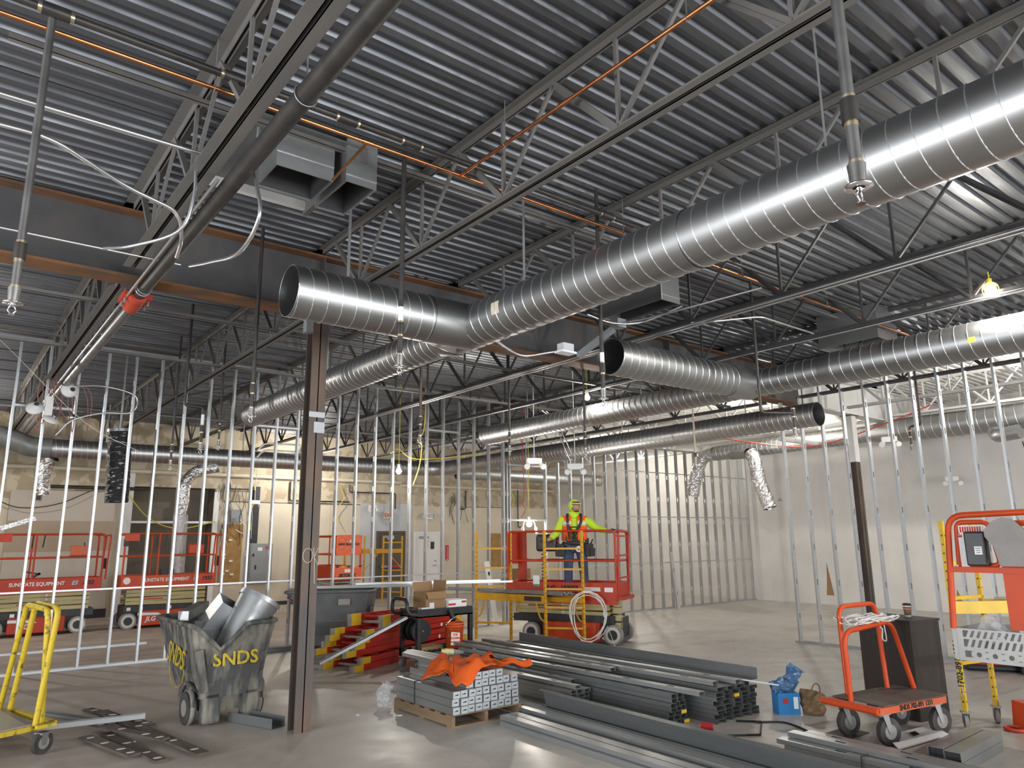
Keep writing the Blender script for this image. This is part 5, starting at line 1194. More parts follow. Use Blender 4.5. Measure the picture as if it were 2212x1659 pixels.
# ================================================================== black utility cart with its load
uc = thing('utility_cart', 'black plastic utility cart in front of the red ladders', 'cart', (5.85, 9.75, 0))
part('top_shelf', MB().bb(0, 1.0, 0, .53, .74, .76).bb(0, 1.0, 0, .03, .74, .86).bb(0, 1.0, .50, .53, .74, .86).bb(0, .03, .03, .50, .74, .86).bb(.97, 1.0, .03, .50, .74, .86), 'plastic_black', uc)
part('bottom_shelf', MB().bb(0, 1.0, 0, .53, .16, .19).bb(0, 1.0, 0, .03, .16, .27).bb(0, 1.0, .50, .53, .16, .27).bb(0, .03, .03, .50, .16, .27).bb(.97, 1.0, .03, .50, .16, .27), 'plastic_black', uc)
for x, y in ((.03, .03), (.03, .50), (.97, .03), (.97, .50)):
    part('leg', MB().box((x, y, .47), (.06, .06, .56)), 'plastic_black', uc); caster(uc, x, y, .065, .035, .16, R(20), 'tyre_grey', .02)
part('push_handle', MB().tube(fillet([(.02, .02, .78), (-.16, .03, .80), (-.16, .05, 1.02), (-.16, .48, 1.02), (-.16, .50, .80), (.02, .51, .78)], .12, 6), .028, 10), 'plastic_black', uc)
rl = thing('cable_reel', 'black cable reel hanging between the legs of the utility cart', 'reel', (5.95, 10.0, .55))
for y in (-.20, -.04, .12): part('reel_disc', MB().cyl((.0, y, 0), (.0, y+.02, 0), .165, 28), 'black', rl)
part('reel_core', MB().cyl((0, -.19, 0), (0, .13, 0), .08, 16), 'black', rl); part('axle', MB().cyl((0, -.24, 0), (0, .2, 0), .014, 10), 'chrome', rl)
part('wound_cable', MB().tube([(.11*math.cos(k*.5), -.17+.0022*k, .11*math.sin(k*.5)) for k in range(60)], .012, 6), 'wire_black', rl)
def carton(lab, x, y, z, sx, sy, sz, rz, m_='cardboard', flaps=False):
    t = thing('carton', lab, 'box', (x, y, z), rz)
    if flaps:
        part('sides', open_box(-sx/2, sx/2, -sy/2, sy/2, 0, sz, .006).bb(-sx/2, sx/2, -sy/2, sy/2, 0, .006), m_, t)
        part('flap', MB().add([(-sx/2, -sy/2, sz), (sx/2, -sy/2, sz), (sx/2, -sy/2-.06, sz-.12+.02), (-sx/2, -sy/2-.06, sz-.10)], [(0, 1, 2, 3)]), m_, t)
        part('flap', MB().add([(-sx/2, sy/2, sz), (sx/2, sy/2, sz), (sx/2, sy/2+.03, sz+.14), (-sx/2, sy/2+.03, sz+.14)], [(0, 1, 2, 3)]), m_, t)
        part('flap', MB().add([(sx/2, -sy/2, sz), (sx/2, sy/2, sz), (sx/2+.02, sy/2, sz+.16), (sx/2+.02, -sy/2, sz+.16)], [(0, 1, 2, 3)]), m_, t)
    else: part('sides', MB().bb(-sx/2, sx/2, -sy/2, sy/2, 0, sz), m_, t)
    return t
c_ = carton('open cardboard carton standing on the utility cart', 6.22, 10.03, .76, .38, .32, .34, R(6), flaps=True)
part('printed_label', MB().bb(-.12, -.03, -.164, -.161, .08, .18), 'white', c_)
c_ = carton('white product carton with red print on the utility cart', 6.62, 9.98, .76, .36, .26, .20, R(5), 'white_bright')
part('red_stripe', MB().bb(-.181, -.04, -.133, -.130, .12, .15), 'text_red', c_); part('red_mark', MB().bb(.08, .17, -.133, -.130, .15, .18), 'text_red', c_); [part('print_line', MB().box((.02, -.1315, .085-.025*k), (.20-.06*k, .003, .010)), 'panel_box_grey', c_) for k in range(2)]
c_ = carton('small white carton with a blue stripe beside the cart handle', 6.02, 9.86, .76, .14, .10, .12, 0, 'white'); part('blue_stripe', MB().bb(-.071, .071, -.052, -.05, .06, .10), 'blue', c_)
c_ = carton('low cardboard tray on the bottom shelf of the utility cart', 6.12, 9.9, .20, .40, .26, .12, R(4))
for k in range(4): part('hand_hole', MB().bb(-.16+.09*k, -.14+.09*k, -.133, -.130, .04, .08), 'black', c_)
bk = thing('bucket', 'bright orange plastic bucket hanging from the utility cart', 'bucket', (6.40, 9.60, .30))
part('pail', MB().lathe([(0, 0), (.125, 0), (.148, .36), (.152, .36), (.152, .34)], 28), 'orange_scuff', bk); part('rim_ring', MB().lathe([(.149, .30), (.158, .30), (.158, .32), (.149, .32)], 28), 'orange_scuff', bk)
part('bail_chain', MB().tube(spline([(-.15, 0, .33), (-.05, -.03, .42), (.05, .0, .42), (.15, 0, .33)], 5), .008, 6), 'chrome', bk); part('hook', MB().bar((0, .02, .38), (0, .12, .52), .06, .05), 'black', bk)
dc = part('decal', MB().add([(-.125, -.10, .05), (.0, -.153, .04), (.0, -.158, .22), (-.12, -.105, .235)], [(0, 1, 2, 3)]), 'text_white', bk)
text('THE', .042, 'orange_scuff', bk, (-.066, -.136, .195), (R(90), 0, R(-23)), bold=.002); text('HOME', .045, 'orange_scuff', bk, (-.064, -.136, .145), (R(90), 0, R(-23)), bold=.002); text('DEPOT', .042, 'orange_scuff', bk, (-.062, -.136, .09), (R(90), 0, R(-23)), bold=.002)

# ================================================================== stacks of steel studs on the floor
SL = {}
def stud_lying(L, m_, wd=.092, ht=.041, slot=True):
    key = (L, m_, wd)
    if key not in SL:
        mb = MB(); th = .003
        # web on top, flanges hanging down, lips turned in; punch-outs along the web
        holes = [.4+.61*k for k in range(int((L-.5)/.61)+1)] if slot else []
        y = 0
        for h_ in holes:
            mb.bb(-wd/2, wd/2, y, h_-.05, ht-th, ht); mb.bb(-wd/2, -.019, h_-.05, h_+.05, ht-th, ht); mb.bb(.019, wd/2, h_-.05, h_+.05, ht-th, ht); y = h_+.05
        mb.bb(-wd/2, wd/2, y, L, ht-th, ht)
        mb.bb(-wd/2, -wd/2+th, 0, L, 0, ht-th).bb(wd/2-th, wd/2, 0, L, 0, ht-th)
        mb.bb(-wd/2+th, -wd/2+.012, 0, L, 0, th).bb(wd/2-.012, wd/2-th, 0, L, 0, th)
        SL[key] = mb.mesh('steel_stud', m_)
    return SL[key]
rs = random.Random(21)
_plug = MB().bb(-.04, .04, -.004, .03, .004, .036)
def stack(x0, y0, L, nx, rows, lab, grp, m_='galv_dark', pitch=.096, z0=.0, jit=.03, rz=0, wd=.092):
    for k, cnt in enumerate(rows):
        for i in range(cnt):
            x = x0+pitch*i+(.0 if cnt == nx else pitch*(nx-cnt)*.35); z = z0+k*.0435
            o = ob('steel_stud', stud_lying(L, m_, wd), None, (x+wd/2, y0+rs.uniform(-jit, jit), z), (0, 0, rz)); tag(o, lab, 'stud', grp)
            if (grp, k, i) in PLUGS: part('end_plug', _plug, 'yellow', o)
PLUGS = {('middle stud stack', 2, 2), ('middle stud stack', 0, 2), ('tall stud stack by the blue box', 5, 2)}
stack(6.60, 5.03, 4.3, 5, [5, 5, 5, 5, 5, 5, 5, 4], 'long dark steel stud in the tall stack facing the blue box', 'tall stud stack by the blue box', wd=.145, pitch=.15)
stack(6.18, 5.28, 4.0, 3, [3, 3, 3, 3, 3, 2, 2], 'long dark steel stud in the middle stack beside the tall one', 'middle stud stack')
stack(5.98, 6.45, 3.6, 3, [3, 3, 3, 3], 'dull steel stud in the short stack behind the orange vest', 'short stud stack', 'galv_dull', z0=.06) if False else stack(5.86, 6.42, 3.2, 3, [3, 3, 3, 3, 3], 'dull steel stud in the short stack behind the orange vest', 'short stud stack', 'galv_dull')
for x, y, L, z, rz, lab in ((6.72, 5.1, 4.5, .352, R(2.0), 'bright slotted stud on top of the tall stack'), (6.98, 5.0, 4.5, .352, R(1.2), 'pale slotted stud along the middle of the tall stack top'), (6.36, 5.0, 4.2, .31, R(1.5), 'bright slotted stud on top of the middle stack'), (6.52, 6.4, 3.2, .352, R(3), 'short bright stud ending half way along the tall stack'), (5.95, 6.4, 3.2, .225, R(1.5), 'slotted stud on top of the short stack'), (6.16, 6.7, 2.9, .225, R(1.5), 'second slotted stud on top of the short stack')):
    tag(ob('steel_stud', stud_lying(L, 'galv_dull'), None, (x, y, z), (0, 0, rz)), lab, 'stud')
single('long_angle', MB().bb(-.003, .003, 0, 4.2, 0, .12).bb(-.14, -.003, 0, 4.2, 0, .004), 'galv_dark', 'long dark angle standing along the far edge of the tall stack', 'angle', (7.36, 5.02, .352))
single('thin_rod', MB().cyl((6.75, 7.4, .42), (7.14, 4.62, .37), .008, 8), 'wire_white', 'thin pale rod sticking out over the tall stud stack', 'rod')
for p_, s in (((6.47, 5.26, .135), .05), ((6.47, 5.26, .02), .05), ((6.92, 5.0, .20), .07)):
    pass
# long studs on the floor towards the camera
for k, (x, y0, L, z) in enumerate(((4.86, 2.6, 3.85, 0), (4.97, 2.6, 3.9, 0), (5.08, 2.5, 4.0, 0), (5.20, 2.4, 4.2, 0), (5.32, 2.4, 4.3, 0), (5.44, 2.4, 4.3, 0), (4.90, 2.6, 3.9, .0435), (5.02, 2.5, 4.0, .0435), (5.28, 2.4, 4.3, .0435), (5.40, 2.4, 4.4, .0435))):
    tag(ob('steel_stud', stud_lying(L, 'galv_dull', .105, slot=False), None, (x, y0, z), (0, 0, R(-1.0))), 'long dull stud in the low layer running from the pallet', 'stud', 'low layer of long studs')
for k in range(6):
    tag(ob('steel_stud', stud_lying(4.2, 'galv_dull', .03, .03, False), None, (5.56+.036*k, 3.2, .0), (0, 0, R(-.6))), 'narrow bright stud lying edge up behind the dark channel', 'stud', 'narrow edge-up studs')
chn = single('wide_channel', MB().bb(-.003, .003, 0, 3.8, 0, .18).bb(.003, .11, 0, 3.9, 0, .004).bb(.003, .05, 0, 3.9, .176, .18), 'galv_dark', 'long wide charcoal channel lying on edge across the studs', 'channel', (5.53, 2.75, .05), (0, R(-16), R(-1.2)))
# stack at the lower right
stack(6.30, 1.9, 2.2, 2, [2, 2], 'dull steel stud in the low stack in front of the drywall cart', 'low stud stack', 'galv_dull', .12, jit=.05, wd=.11)
for x, y, z, L, lab in ((6.42, 2.0, .088, 2.1, 'slotted steel stud on top of the low stack by the drywall cart'), (6.54, 2.1, .088, 1.9, 'slotted steel stud beside the top one of the low stack by the drywall cart')):
    tag(ob('steel_stud', stud_lying(L, 'galv_dull', .11), None, (x, y, z), (0, 0, R(-1.5))), lab, 'stud')
single('strap', MB().bb(6.28, 6.60, 3.0, 3.02, 0.0, .135) if False else MB().tube([(6.285, 3.35, .0), (6.285, 3.35, .095), (6.535, 3.35, .095)], .006, 4), 'black', 'thin black strap round the low stud stack', 'strap')
# short box headers with a white sheet
for k, (x, y, z, L) in enumerate(((6.78, 3.12, .0, .95), (6.80, 2.98, .0, .98), (6.76, 2.84, .0, 1.0), (6.78, 2.84, .078, .98), (6.82, 2.98, .078, .92))):
    t = thing('box_header', 'short galvanised box section in the small pile by the drywall cart', 'box section', (x, y, z+.001), R(2), 'short box sections by the drywall cart')
    part('section', open_box(-.0, L, -.065, .065, 0, .075, .003) if False else MB().bb(0, L, -.065, .065, .072, .075).bb(0, L, -.065, .065, 0, .003).bb(0, L, -.065, -.062, .003, .072).bb(0, L, .062, .065, .003, .072), 'galv_box', t)
    part('end_plug', MB().bb(.03, .035, -.062, .062, .003, .072), 'charcoal', t)
ws = thing('sheet_panel', 'bright white slotted sheet leaning in front of the drywall cart', 'sheet'); part('sheet', MB().add([(7.05, 3.40, .02), (7.28, 3.62, .05), (8.02, 3.52, .05), (7.86, 3.30, .03), (7.05, 3.40, .008), (7.28, 3.62, .038), (8.02, 3.52, .038), (7.86, 3.30, .018)], [(0, 1, 2, 3), (7, 6, 5, 4), (0, 4, 5, 1), (1, 5, 6, 2), (2, 6, 7, 3), (3, 7, 4, 0)]), 'white_bright', ws)
part('slot', MB().add([(7.45, 3.44, .052), (7.52, 3.51, .058), (7.62, 3.50, .058), (7.56, 3.43, .052)], [(0, 1, 2, 3)]), 'black', ws)

# ================================================================== pallet of galvanised box headers
pal = thing('pallet', 'weathered wooden pallet under the galvanised box sections', 'pallet', (4.42, 6.66, 0))
for x in (0, .42, .88): part('stringer', MB().bb(x, x+.04, 0, 1.2, .014, .105), 'wood', pal)
for k in range(6): part('deck_board', MB().bb(0, .94, .02+.21*k, .12+.21*k, .105, .12), 'wood', pal)
for k in range(3): part('base_board', MB().bb(0, .94, .0+.55*k, .10+.55*k, 0, .014), 'wood', pal)
hm = MB().bb(-.046, .046, 0, 1.17, .071, .074).bb(-.046, .046, 0, 1.17, 0, .003).bb(-.046, -.043, 0, 1.17, .003, .071).bb(.043, .046, 0, 1.17, .003, .071).mesh('section', 'galv_box')
he = MB().bb(-.042, .042, .004, .007, .004, .070).mesh('end_plate', 'galv'); hk = MB().prism([(-.025, .028), (-.01, .034), (.012, .03), (.026, .04), (.018, .046), (-.02, .038)], .001, Matrix.Translation((0, .0035, 0)) @ Matrix.Rotation(R(90), 4, 'X')).mesh('punched_slot', 'black')
lay = [(0, 9), (0, 9), (0, 9), (2, 9), (3, 7)]
for k, (a, b) in enumerate(lay):
    for i in range(a, b):
        t = thing('box_header', 'galvanised box section stacked on the wooden pallet', 'box section', (4.475+.0975*i+rs.uniform(-.001, .001), 6.66+rs.uniform(-.015, .015)+(.03 if k > 2 else 0)-(.10 if (k == 3 and i < 4) else 0)*0, .121+.0775*k), 0, 'box sections on the pallet')
        ob('section', hm, t); q = ob('end_plate', he, t); ob('punched_slot', hk, q)
# shallower stack of loose white channels behind the vest
for k in range(3):
    tag(ob('steel_stud', stud_lying(1.3, 'galv_box', .09, slot=False), None, (4.72+.12*k, 6.85+.05*k, .511+.004*k), (0, 0, R(3*k))), 'short bright channel lying on top of the box sections', 'channel', 'loose channels on the pallet load')
single('packing_strap', MB().tube([(4.425, 7.42, .015), (4.424, 7.42, .352), (4.66, 7.42, .352)], .006, 4), 'black', 'black packing strap round the pallet load', 'strap')
single('shrink_wrap', crumple([(4.36, 7.95, .02), (4.35, 7.98, .15), (4.38, 7.95, .26)], .07, 12, .4, .03, 31), 'clear_film', 'torn shrink wrap bunched at the corner of the pallet', 'plastic film')
vst = thing('work_vest', 'crumpled orange work vest thrown over the box sections', 'vest')
def cloth(nx, ny, f):
    vs_ = [f(i/(nx-1), j/(ny-1)) for j in range(ny) for i in range(nx)]
    return MB().add(vs_, [(j*nx+i, j*nx+i+1, (j+1)*nx+i+1, (j+1)*nx+i) for j in range(ny-1) for i in range(nx-1)], True)
rv = random.Random(4); ph = [rv.uniform(0, 6.28) for _ in range(8)]
def vf(u, v):
    ang = 2*math.pi*u; prof = .30+.06*math.sin(3*ang+1)+.05*math.sin(5*ang+.5); rad = prof*v
    x, y = 4.83+rad*1.22*math.cos(ang), 7.06+rad*1.42*math.sin(ang)
    z = .535+.055*math.sin(9*x+ph[0]+2*math.sin(6*y))*(.4+v)*.7+.03*math.sin(14*y+7*x)+.018*math.sin(31*x-19*y)+.014*math.sin(27*y+3*math.sin(11*x))+.03*(1-v)
    if x < 4.66: z -= (4.66-x)*.75
    if y < 6.66: z -= (6.66-y)*1.5
    return (x, y, max(z, .30 if y < 6.62 else (.375 if x < 4.64 else .548)))
o = part('vest_body', cloth(48, 22, vf), 'orange_cloth', vst); o.modifiers.new('thick', 'SOLIDIFY').thickness = .008
def vf2(u, v):
    x = 5.05+.42*u; y = 6.98-.30*u+.10*(v-.5)*(1+.4*math.sin(7*u)); return (x, y, .535+.03*math.sin(6*v+5*u)+.02*math.sin(13*u))
o = part('vest_strap', cloth(20, 8, vf2), 'orange_cloth', vst); o.modifiers.new('thick', 'SOLIDIFY').thickness = .008
gv = thing('work_glove', 'pale yellow ribbed glove lying beside the orange vest', 'glove', (4.93, 7.55, .562), R(-30))
part('cuff', MB().tube([(-.06, 0, .03), (.0, 0, .035), (.08, 0, .03)], [.035, .04, .038], 12), 'sign_cream', gv)
for k in range(6): part('rib', MB().tube([(-.05+.022*k, .041*math.cos(a*.628), .033+.041*math.sin(a*.628)) for a in range(10)], .004, 4, True), 'wire_yellow', gv)
part('palm', MB().tube([(.08, 0, .03), (.14, 0, .026), (.20, .01, .02)], [.036, .03, .012], 10), 'tyre_grey', gv)

# ================================================================== drywall cart
dc = thing('drywall_cart', 'orange tube drywall cart with four large grey wheels', 'cart', (7.52, 3.70, 0), R(-9))
part('deck_frame', MB().bb(-.54, .50, -.30, -.24, .29, .35).bb(-.54, .50, .22, .28, .29, .35).bb(-.54, -.48, -.24, .22, .29, .35).bb(.44, .50, -.24, .22, .29, .35), 'orange_worn', dc)
part('end_tube', MB().cyl((-.55, -.30, .325), (-.55, .30, .325), .03, 12), 'orange', dc)
part('deck_sheet', MB().bb(-.44, .54, -.29, .26, .352, .362), 'floorboard', dc)
text('SNDS 702-891 1331', .062, 'text_black', dc, (.02, -.302, .322), (R(90), 0, 0), bold=.002)
for x, y in ((-.38, -.22), (-.38, .20), (.42, -.22), (.42, .20)): caster(dc, x, y, .122, .05, .29, R(-10), 'rubber', .05)
part('tube_handle', MB().tube(fillet([(-.46, .04, .34), (-.50, .02, .98), (.30, .06, 1.03), (.56, .06, .36)], .14, 7), .024, 12), 'orange', dc)
part('tube_handle', MB().tube(fillet([(-.26, .22, .34), (-.28, .22, 1.19), (.36, .26, 1.19), (.36, .22, .36)], .12, 7), .024, 12), 'orange', dc)
rc = random.Random(8); cpts = []
for k in range(60):
    u = k/59; a = k*1.05; cpts.append((-.30+.62*(.5+.5*math.sin(a*.9)), .12+.12*math.cos(a*.7)+.05*math.sin(a), 1.06+.035*math.sin(a*1.7)))
part('tied_cord', MB().tube(spline(cpts+[(.1, .05, 1.0), (.08, .02, .88), (.16, .03, .86), (.17, .05, 1.02)], 3), .007, 5), 'wire_white', dc)
# ================================================================== dark podium with the coffee cup
pdm = thing('podium', 'dark brown laminate podium behind the drywall cart', 'podium', (8.55, 3.98, 0), R(-10))
part('side_panel', MB().bb(-.25, -.225, -.31, .31, 0, .975), 'brown_laminate', pdm); part('side_panel', MB().bb(.225, .25, -.31, .31, 0, .975), 'brown_laminate', pdm)
part('front_panel', MB().bb(-.225, .225, -.31, -.285, .0, .975), 'brown_laminate', pdm); part('back_panel', MB().bb(-.225, .225, .285, .31, 0, .975), 'brown_laminate', pdm)
part('top_panel', MB().bb(-.26, .26, -.32, .32, .975, 1.0), 'brown_laminate', pdm); part('cable_hole', MB().cyl((-.2505, .10, .80), (-.252, .10, .80), .02, 14), 'black', pdm)
cup = thing('coffee_cup', 'paper coffee cup with a black lid on the podium', 'cup', (8.64, 3.90, 1.0))
part('cup_body', MB().lathe([(0, 0), (.030, 0), (.043, .125), (.040, .125)], 24), 'white', cup); part('cup_sleeve', MB().lathe([(.0325, .02), (.0345, .02), (.041, .085), (.039, .085)], 24), 'brown_bag', cup); part('cup_mark', MB().lathe([(.0405, .09), (.0425, .092), (.0432, .108), (.042, .108)], 24), 'sign_red', cup); part('lid', MB().lathe([(.045, .122), (.046, .132), (.040, .136), (.038, .145), (0, .145)], 24), 'black', cup)
single('crumpled_paper', crumple([(8.42, 4.12, 1.004), (8.45, 4.10, 1.02), (8.48, 4.08, 1.01)], .018, 8, .4, .02, 3), 'white', 'scrap of crumpled white paper on the podium', 'paper')

# ================================================================== small things on the right floor
bx = carton('bright blue fastener box standing on the floor by the stud stack', 7.58, 4.83, .0, .24, .17, .22, R(-35), 'blue')
part('red_emblem', MB().prism([(.04*math.cos(a*.785)*(1.0 if a % 2 else .7), .04*math.sin(a*.785)*(1.0 if a % 2 else .7)) for a in range(8)], .002, Matrix.Translation((-.04, -.086, .14)) @ Matrix.Rotation(R(90), 4, 'X')), 'sign_red', bx); part('white_label', MB().bb(.05, .10, -.088, -.085, .06, .18), 'white', bx)
single('plastic_bag', crumple(spline([(7.48, 4.92, .25), (7.55, 4.86, .28), (7.62, 4.80, .30), (7.66, 4.77, .40), (7.70, 4.74, .47)], 3), .075, 14, .3, .02, 14), 'blue_film', 'crumpled blue plastic bag stuffed on the blue box', 'plastic bag')
pb_ = thing('paper_bag', 'crumpled brown paper bag beside the blue box', 'bag', (7.78, 4.62, 0))
part('bag', crumple([(0, 0, .01), (0, 0, .08), (.0, .01, .17), (.02, .01, .22)], .12, 16, .25, .03, 19), 'brown_bag', pb_); part('bag_handle', MB().tube(spline([(-.06, 0, .2), (.0, -.02, .30), (.10, -.02, .28), (.12, -.02, .16)], 5), .007, 6), 'brown_bag', pb_)
can = thing('drink_can', 'small pink and silver drink can lying by the stud stack', 'can', (6.36, 4.96, .034), R(-60)); part('can_body', MB().cyl((-.06, 0, 0), (.06, 0, 0), .033, 20), 'sign_red', can); part('can_rim', MB().cyl((.06, 0, 0), (.064, 0, 0), .028, 20), 'chrome', can); part('can_end', MB().cyl((-.06, 0, 0), (-.064, 0, 0), .028, 20), 'chrome', can)
single('bent_strap', MB().tube([(6.83, 4.95, .012), (7.0, 4.76, .012), (6.55, 4.48, .012), (6.24, 4.70, .012)], .010, 4), 'black', 'thin black bent strap lying on the concrete by the stacks', 'strap')
single('floor_cable', MB().tube(spline([(6.95, 4.80, .01), (7.15, 4.62, .01), (7.10, 4.40, .01), (6.90, 4.05, .01)], 6), .010, 5), 'wire_black', 'thin dark cable trailing from the stacks to the drywall cart', 'cable')
single('floor_mat', MB().bb(7.0, 7.45, 3.86, 4.12, 0, .006), 'floorboard', 'thin brown scrap sheet under the drywall cart wheel', 'sheet')
rbg = thing('tool_bag', 'red and black tool bag on the floor behind the right scaffold', 'bag', (12.1, 4.4, 0), R(-60))
bevel(part('bag_body', MB().box((0, 0, .13), (.62, .32, .22)), 'red_bag', rbg), .06, 3); bevel(part('bag_base', MB().box((0, 0, .045), (.66, .36, .09)), 'black', rbg), .03); part('bag_strap', MB().tube(spline([(-.2, -.18, .15), (-.1, -.2, .32), (.1, -.2, .32), (.2, -.18, .15)], 5), .014, 6), 'black', rbg)
rbd = thing('drill_case', 'black tool case with yellow trim next to the red bag', 'tool case', (12.2, 3.85, 0), R(-60)); bevel(part('case', MB().box((0, 0, .09), (.45, .3, .18)), 'plastic_black', rbd), .03); part('trim', MB().bb(-.18, .18, -.155, -.15, .12, .17), 'yellow', rbd)
sb = thing('toolbox', 'orange toolbox with a bold white S by the scaffold caster', 'toolbox', (8.78, 2.86, 0), R(-35))
part('case', MB().box((0, 0, .13), (.30, .24, .26), taper=(.9, .95)), 'orange', sb); part('badge', MB().box((-.02, -.122, .17), (.20, .006, .12)), 'black', sb); text('S', .15, 'text_white', sb, (-.05, -.128, .17), (R(90), 0, 0), bold=.006); part('badge_stripe', MB().box((-.02, -.126, .105), (.20, .006, .012)), 'orange', sb)
single('cord_ring', MB().tube([(8.60+.09*math.cos(a/20*6.283), 2.98+.09*math.sin(a/20*6.283), .02) for a in range(20)], .018, 6, True), 'coupling_red', 'flat red ring lying on the floor by the toolbox', 'ring')
# leaning pieces by the partitions
tag(ob('steel_stud', stud_lying(1.5, 'galv'), None, (15.95, 13.15, .0), (R(82), R(0), R(-10))), 'short stud leaning on the far partition below the foil duct', 'stud')
lw = thing('leaning_panel', 'bright white slotted channel leaning at the partition by the scaffold', 'channel'); part('channel', MB().bar((9.88, 13.15, .0), (9.70, 13.28, 1.40), .11, .03, (0, 1, 0)), 'white_bright', lw); part('slot', MB().bar((9.735, 13.232, 1.1), (9.725, 13.238, 1.18), .03, .034, (0, 1, 0)), 'black', lw)

if 0: rfr = thing('fire_cabinet', 'red metal frame standing behind the partition doorway', 'frame'); part('frame', MB().bb(11.2, 11.28, 14.0, 14.1, 0, 1.98).bb(12.2, 12.28, 14.0, 14.1, 0, 1.98).bb(11.28, 12.2, 14.0, 14.1, 1.86, 1.98), 'red', rfr)
for k, (x, z, sx) in enumerate(((16.6, 0, .55), (17.3, 0, .5), (16.8, .42, .5), (17.9, 0, .5))): carton(('large carton low on the floor behind the worker', 'second carton on the floor behind the worker', 'carton stacked on another behind the worker', 'carton nearest the right wall behind the worker')[k], x, 20.9, z+.001, sx, .45, .40, 0)
for k in range(26):
    x, y = rs.uniform(1.0, 17), rs.uniform(5, 12.5)
    if 4.3 < x < 10.8: continue
    single('debris_chip', MB().prism([(.025*math.cos(i*1.05)*(.6+rs.random()), .02*math.sin(i*1.05)*(.6+rs.random())) for i in range(6)], .006), 'white' if k % 3 else 'rust', 'small chip of debris on the concrete floor', 'debris', (x, y, .0), (0, 0, rs.random()*6), 'debris chips on the floor')
# ================================================================== the worker
def skin_mesh(verts, edges, radii, root=0, sub=2):
    me = bpy.data.meshes.new('tmp'); me.from_pydata(verts, edges, []); o = bpy.data.objects.new('tmp', me); col.objects.link(o)
    m = o.modifiers.new('s', 'SKIN'); m.use_smooth_shade = True
    for i, d in enumerate(me.skin_vertices[0].data):
        r_ = radii[i]; d.radius = r_ if isinstance(r_, tuple) else (r_, r_); d.use_root = (i == root)
    s = o.modifiers.new('ss', 'SUBSURF'); s.levels = sub; s.render_levels = sub
    bpy.context.view_layer.update()
    out = bpy.data.meshes.new_from_object(o.evaluated_get(bpy.context.evaluated_depsgraph_get()))
    bpy.data.objects.remove(o); bpy.data.meshes.remove(me)
    for p in out.polygons: p.use_smooth = True
    return out
def sk(name, verts, edges, radii, m_, parent, root=0, sub=2):
    me = skin_mesh(verts, edges, radii, root, sub); me.materials.clear(); me.materials.append(M[m_]); return ob(name, me, parent)
# local frame: faces -y (towards the camera), x to the viewer's right; feet at z=0
WK = thing('person', 'worker in lime hood, orange vest and jeans standing on the red lift', 'person', (9.70, 10.42, .862), R(-42)); WK.scale = (1.14, 1.1, 1.0)
ch = lambda n: [(i, i+1) for i in range(n-1)]
# body
V = [(0, .0, .92), (0, .0, 1.08), (0, -.01, 1.24), (0, .0, 1.38), (0, -.01, 1.45), (.0, -.015, 1.51), (.01, -.02, 1.60),
     (.19, .0, 1.37), (.36, -.04, 1.20), (.56, -.12, 1.14), (.63, -.15, 1.13),
     (-.19, .0, 1.37), (-.28, -.04, 1.13), (-.42, -.18, 1.0), (-.47, -.23, .985),
     (.10, 0, .86), (.13, -.01, .48), (.15, .02, .09), (.16, -.10, .045),
     (-.10, 0, .86), (-.11, -.02, .48), (-.12, .02, .09), (-.14, -.10, .045)]
E_ = [(0, 1), (1, 2), (2, 3), (3, 4), (4, 5), (5, 6), (3, 7), (7, 8), (8, 9), (9, 10), (3, 11), (11, 12), (12, 13), (13, 14), (0, 15), (15, 16), (16, 17), (17, 18), (0, 19), (19, 20), (20, 21), (21, 22)]
Rr = [(.15, .11), (.14, .105), (.165, .115), (.15, .10), .058, .062, .075, .07, .05, .038, .03, .07, .05, .038, .03, .085, .06, .042, .04, .085, .06, .042, .04]
sk('body', V, E_, Rr, 'skin', WK)
# head
hd = part('head', MB(), 'skin', WK)
bm = bmesh.new(); bmesh.ops.create_uvsphere(bm, u_segments=24, v_segments=18, radius=1.0)
for v in bm.verts:
    x, y, z = v.co
    w_ = .078*(1 - .22*max(0, -z)); y_ = y*.095
    if y < -.3 and z < .2: y_ -= .006
    v.co = (x*w_, y_, z*.118)
    if y < -.75 and abs(x) < .28 and -.35 < z < .25: v.co.y -= .020*(1-abs(x)/.28)*(1 if z < 0 else .5)   # nose
    if y < -.7 and z < -.62: v.co.y -= .01
me = bpy.data.meshes.new('head'); bm.to_mesh(me); bm.free(); me.materials.append(M['skin'])
for p in me.polygons: p.use_smooth = True
hd.data = me; hd.location = (.012, -.03, 1.615); hd.rotation_euler = (R(2), 0, R(28))
for s in (-1, 1):
    part('eye', MB().lathe([(0, -.011), (.008, -.008), (.011, 0), (.008, .008), (0, .011)], 10, Matrix.Translation((s*.030, -.083, .012))), 'white', hd)
    part('pupil', MB().cyl((s*.030, -.093, .012), (s*.030, -.096, .012), .005, 8), 'black', hd)
    part('eyebrow', MB().bar((s*.014, -.092, .036), (s*.048, -.080, .036), .008, .008), 'black', hd)
    part('ear', MB().lathe([(0, -.012), (.016, -.006), (.022, 0), (.016, .006), (0, .01)], 10, Matrix.Translation((s*.076, .0, -.0)) @ Matrix.Rotation(R(90), 4, 'Y')), 'skin', hd)
part('mouth', MB().bar((-.022, -.098, -.052), (.022, -.098, -.052), .006, .008), 'red_bag', hd)
part('goatee', MB().tube(spline([(-.03, -.088, -.075), (0, -.102, -.092), (.03, -.088, -.075)], 5), .010, 6), 'black', hd)
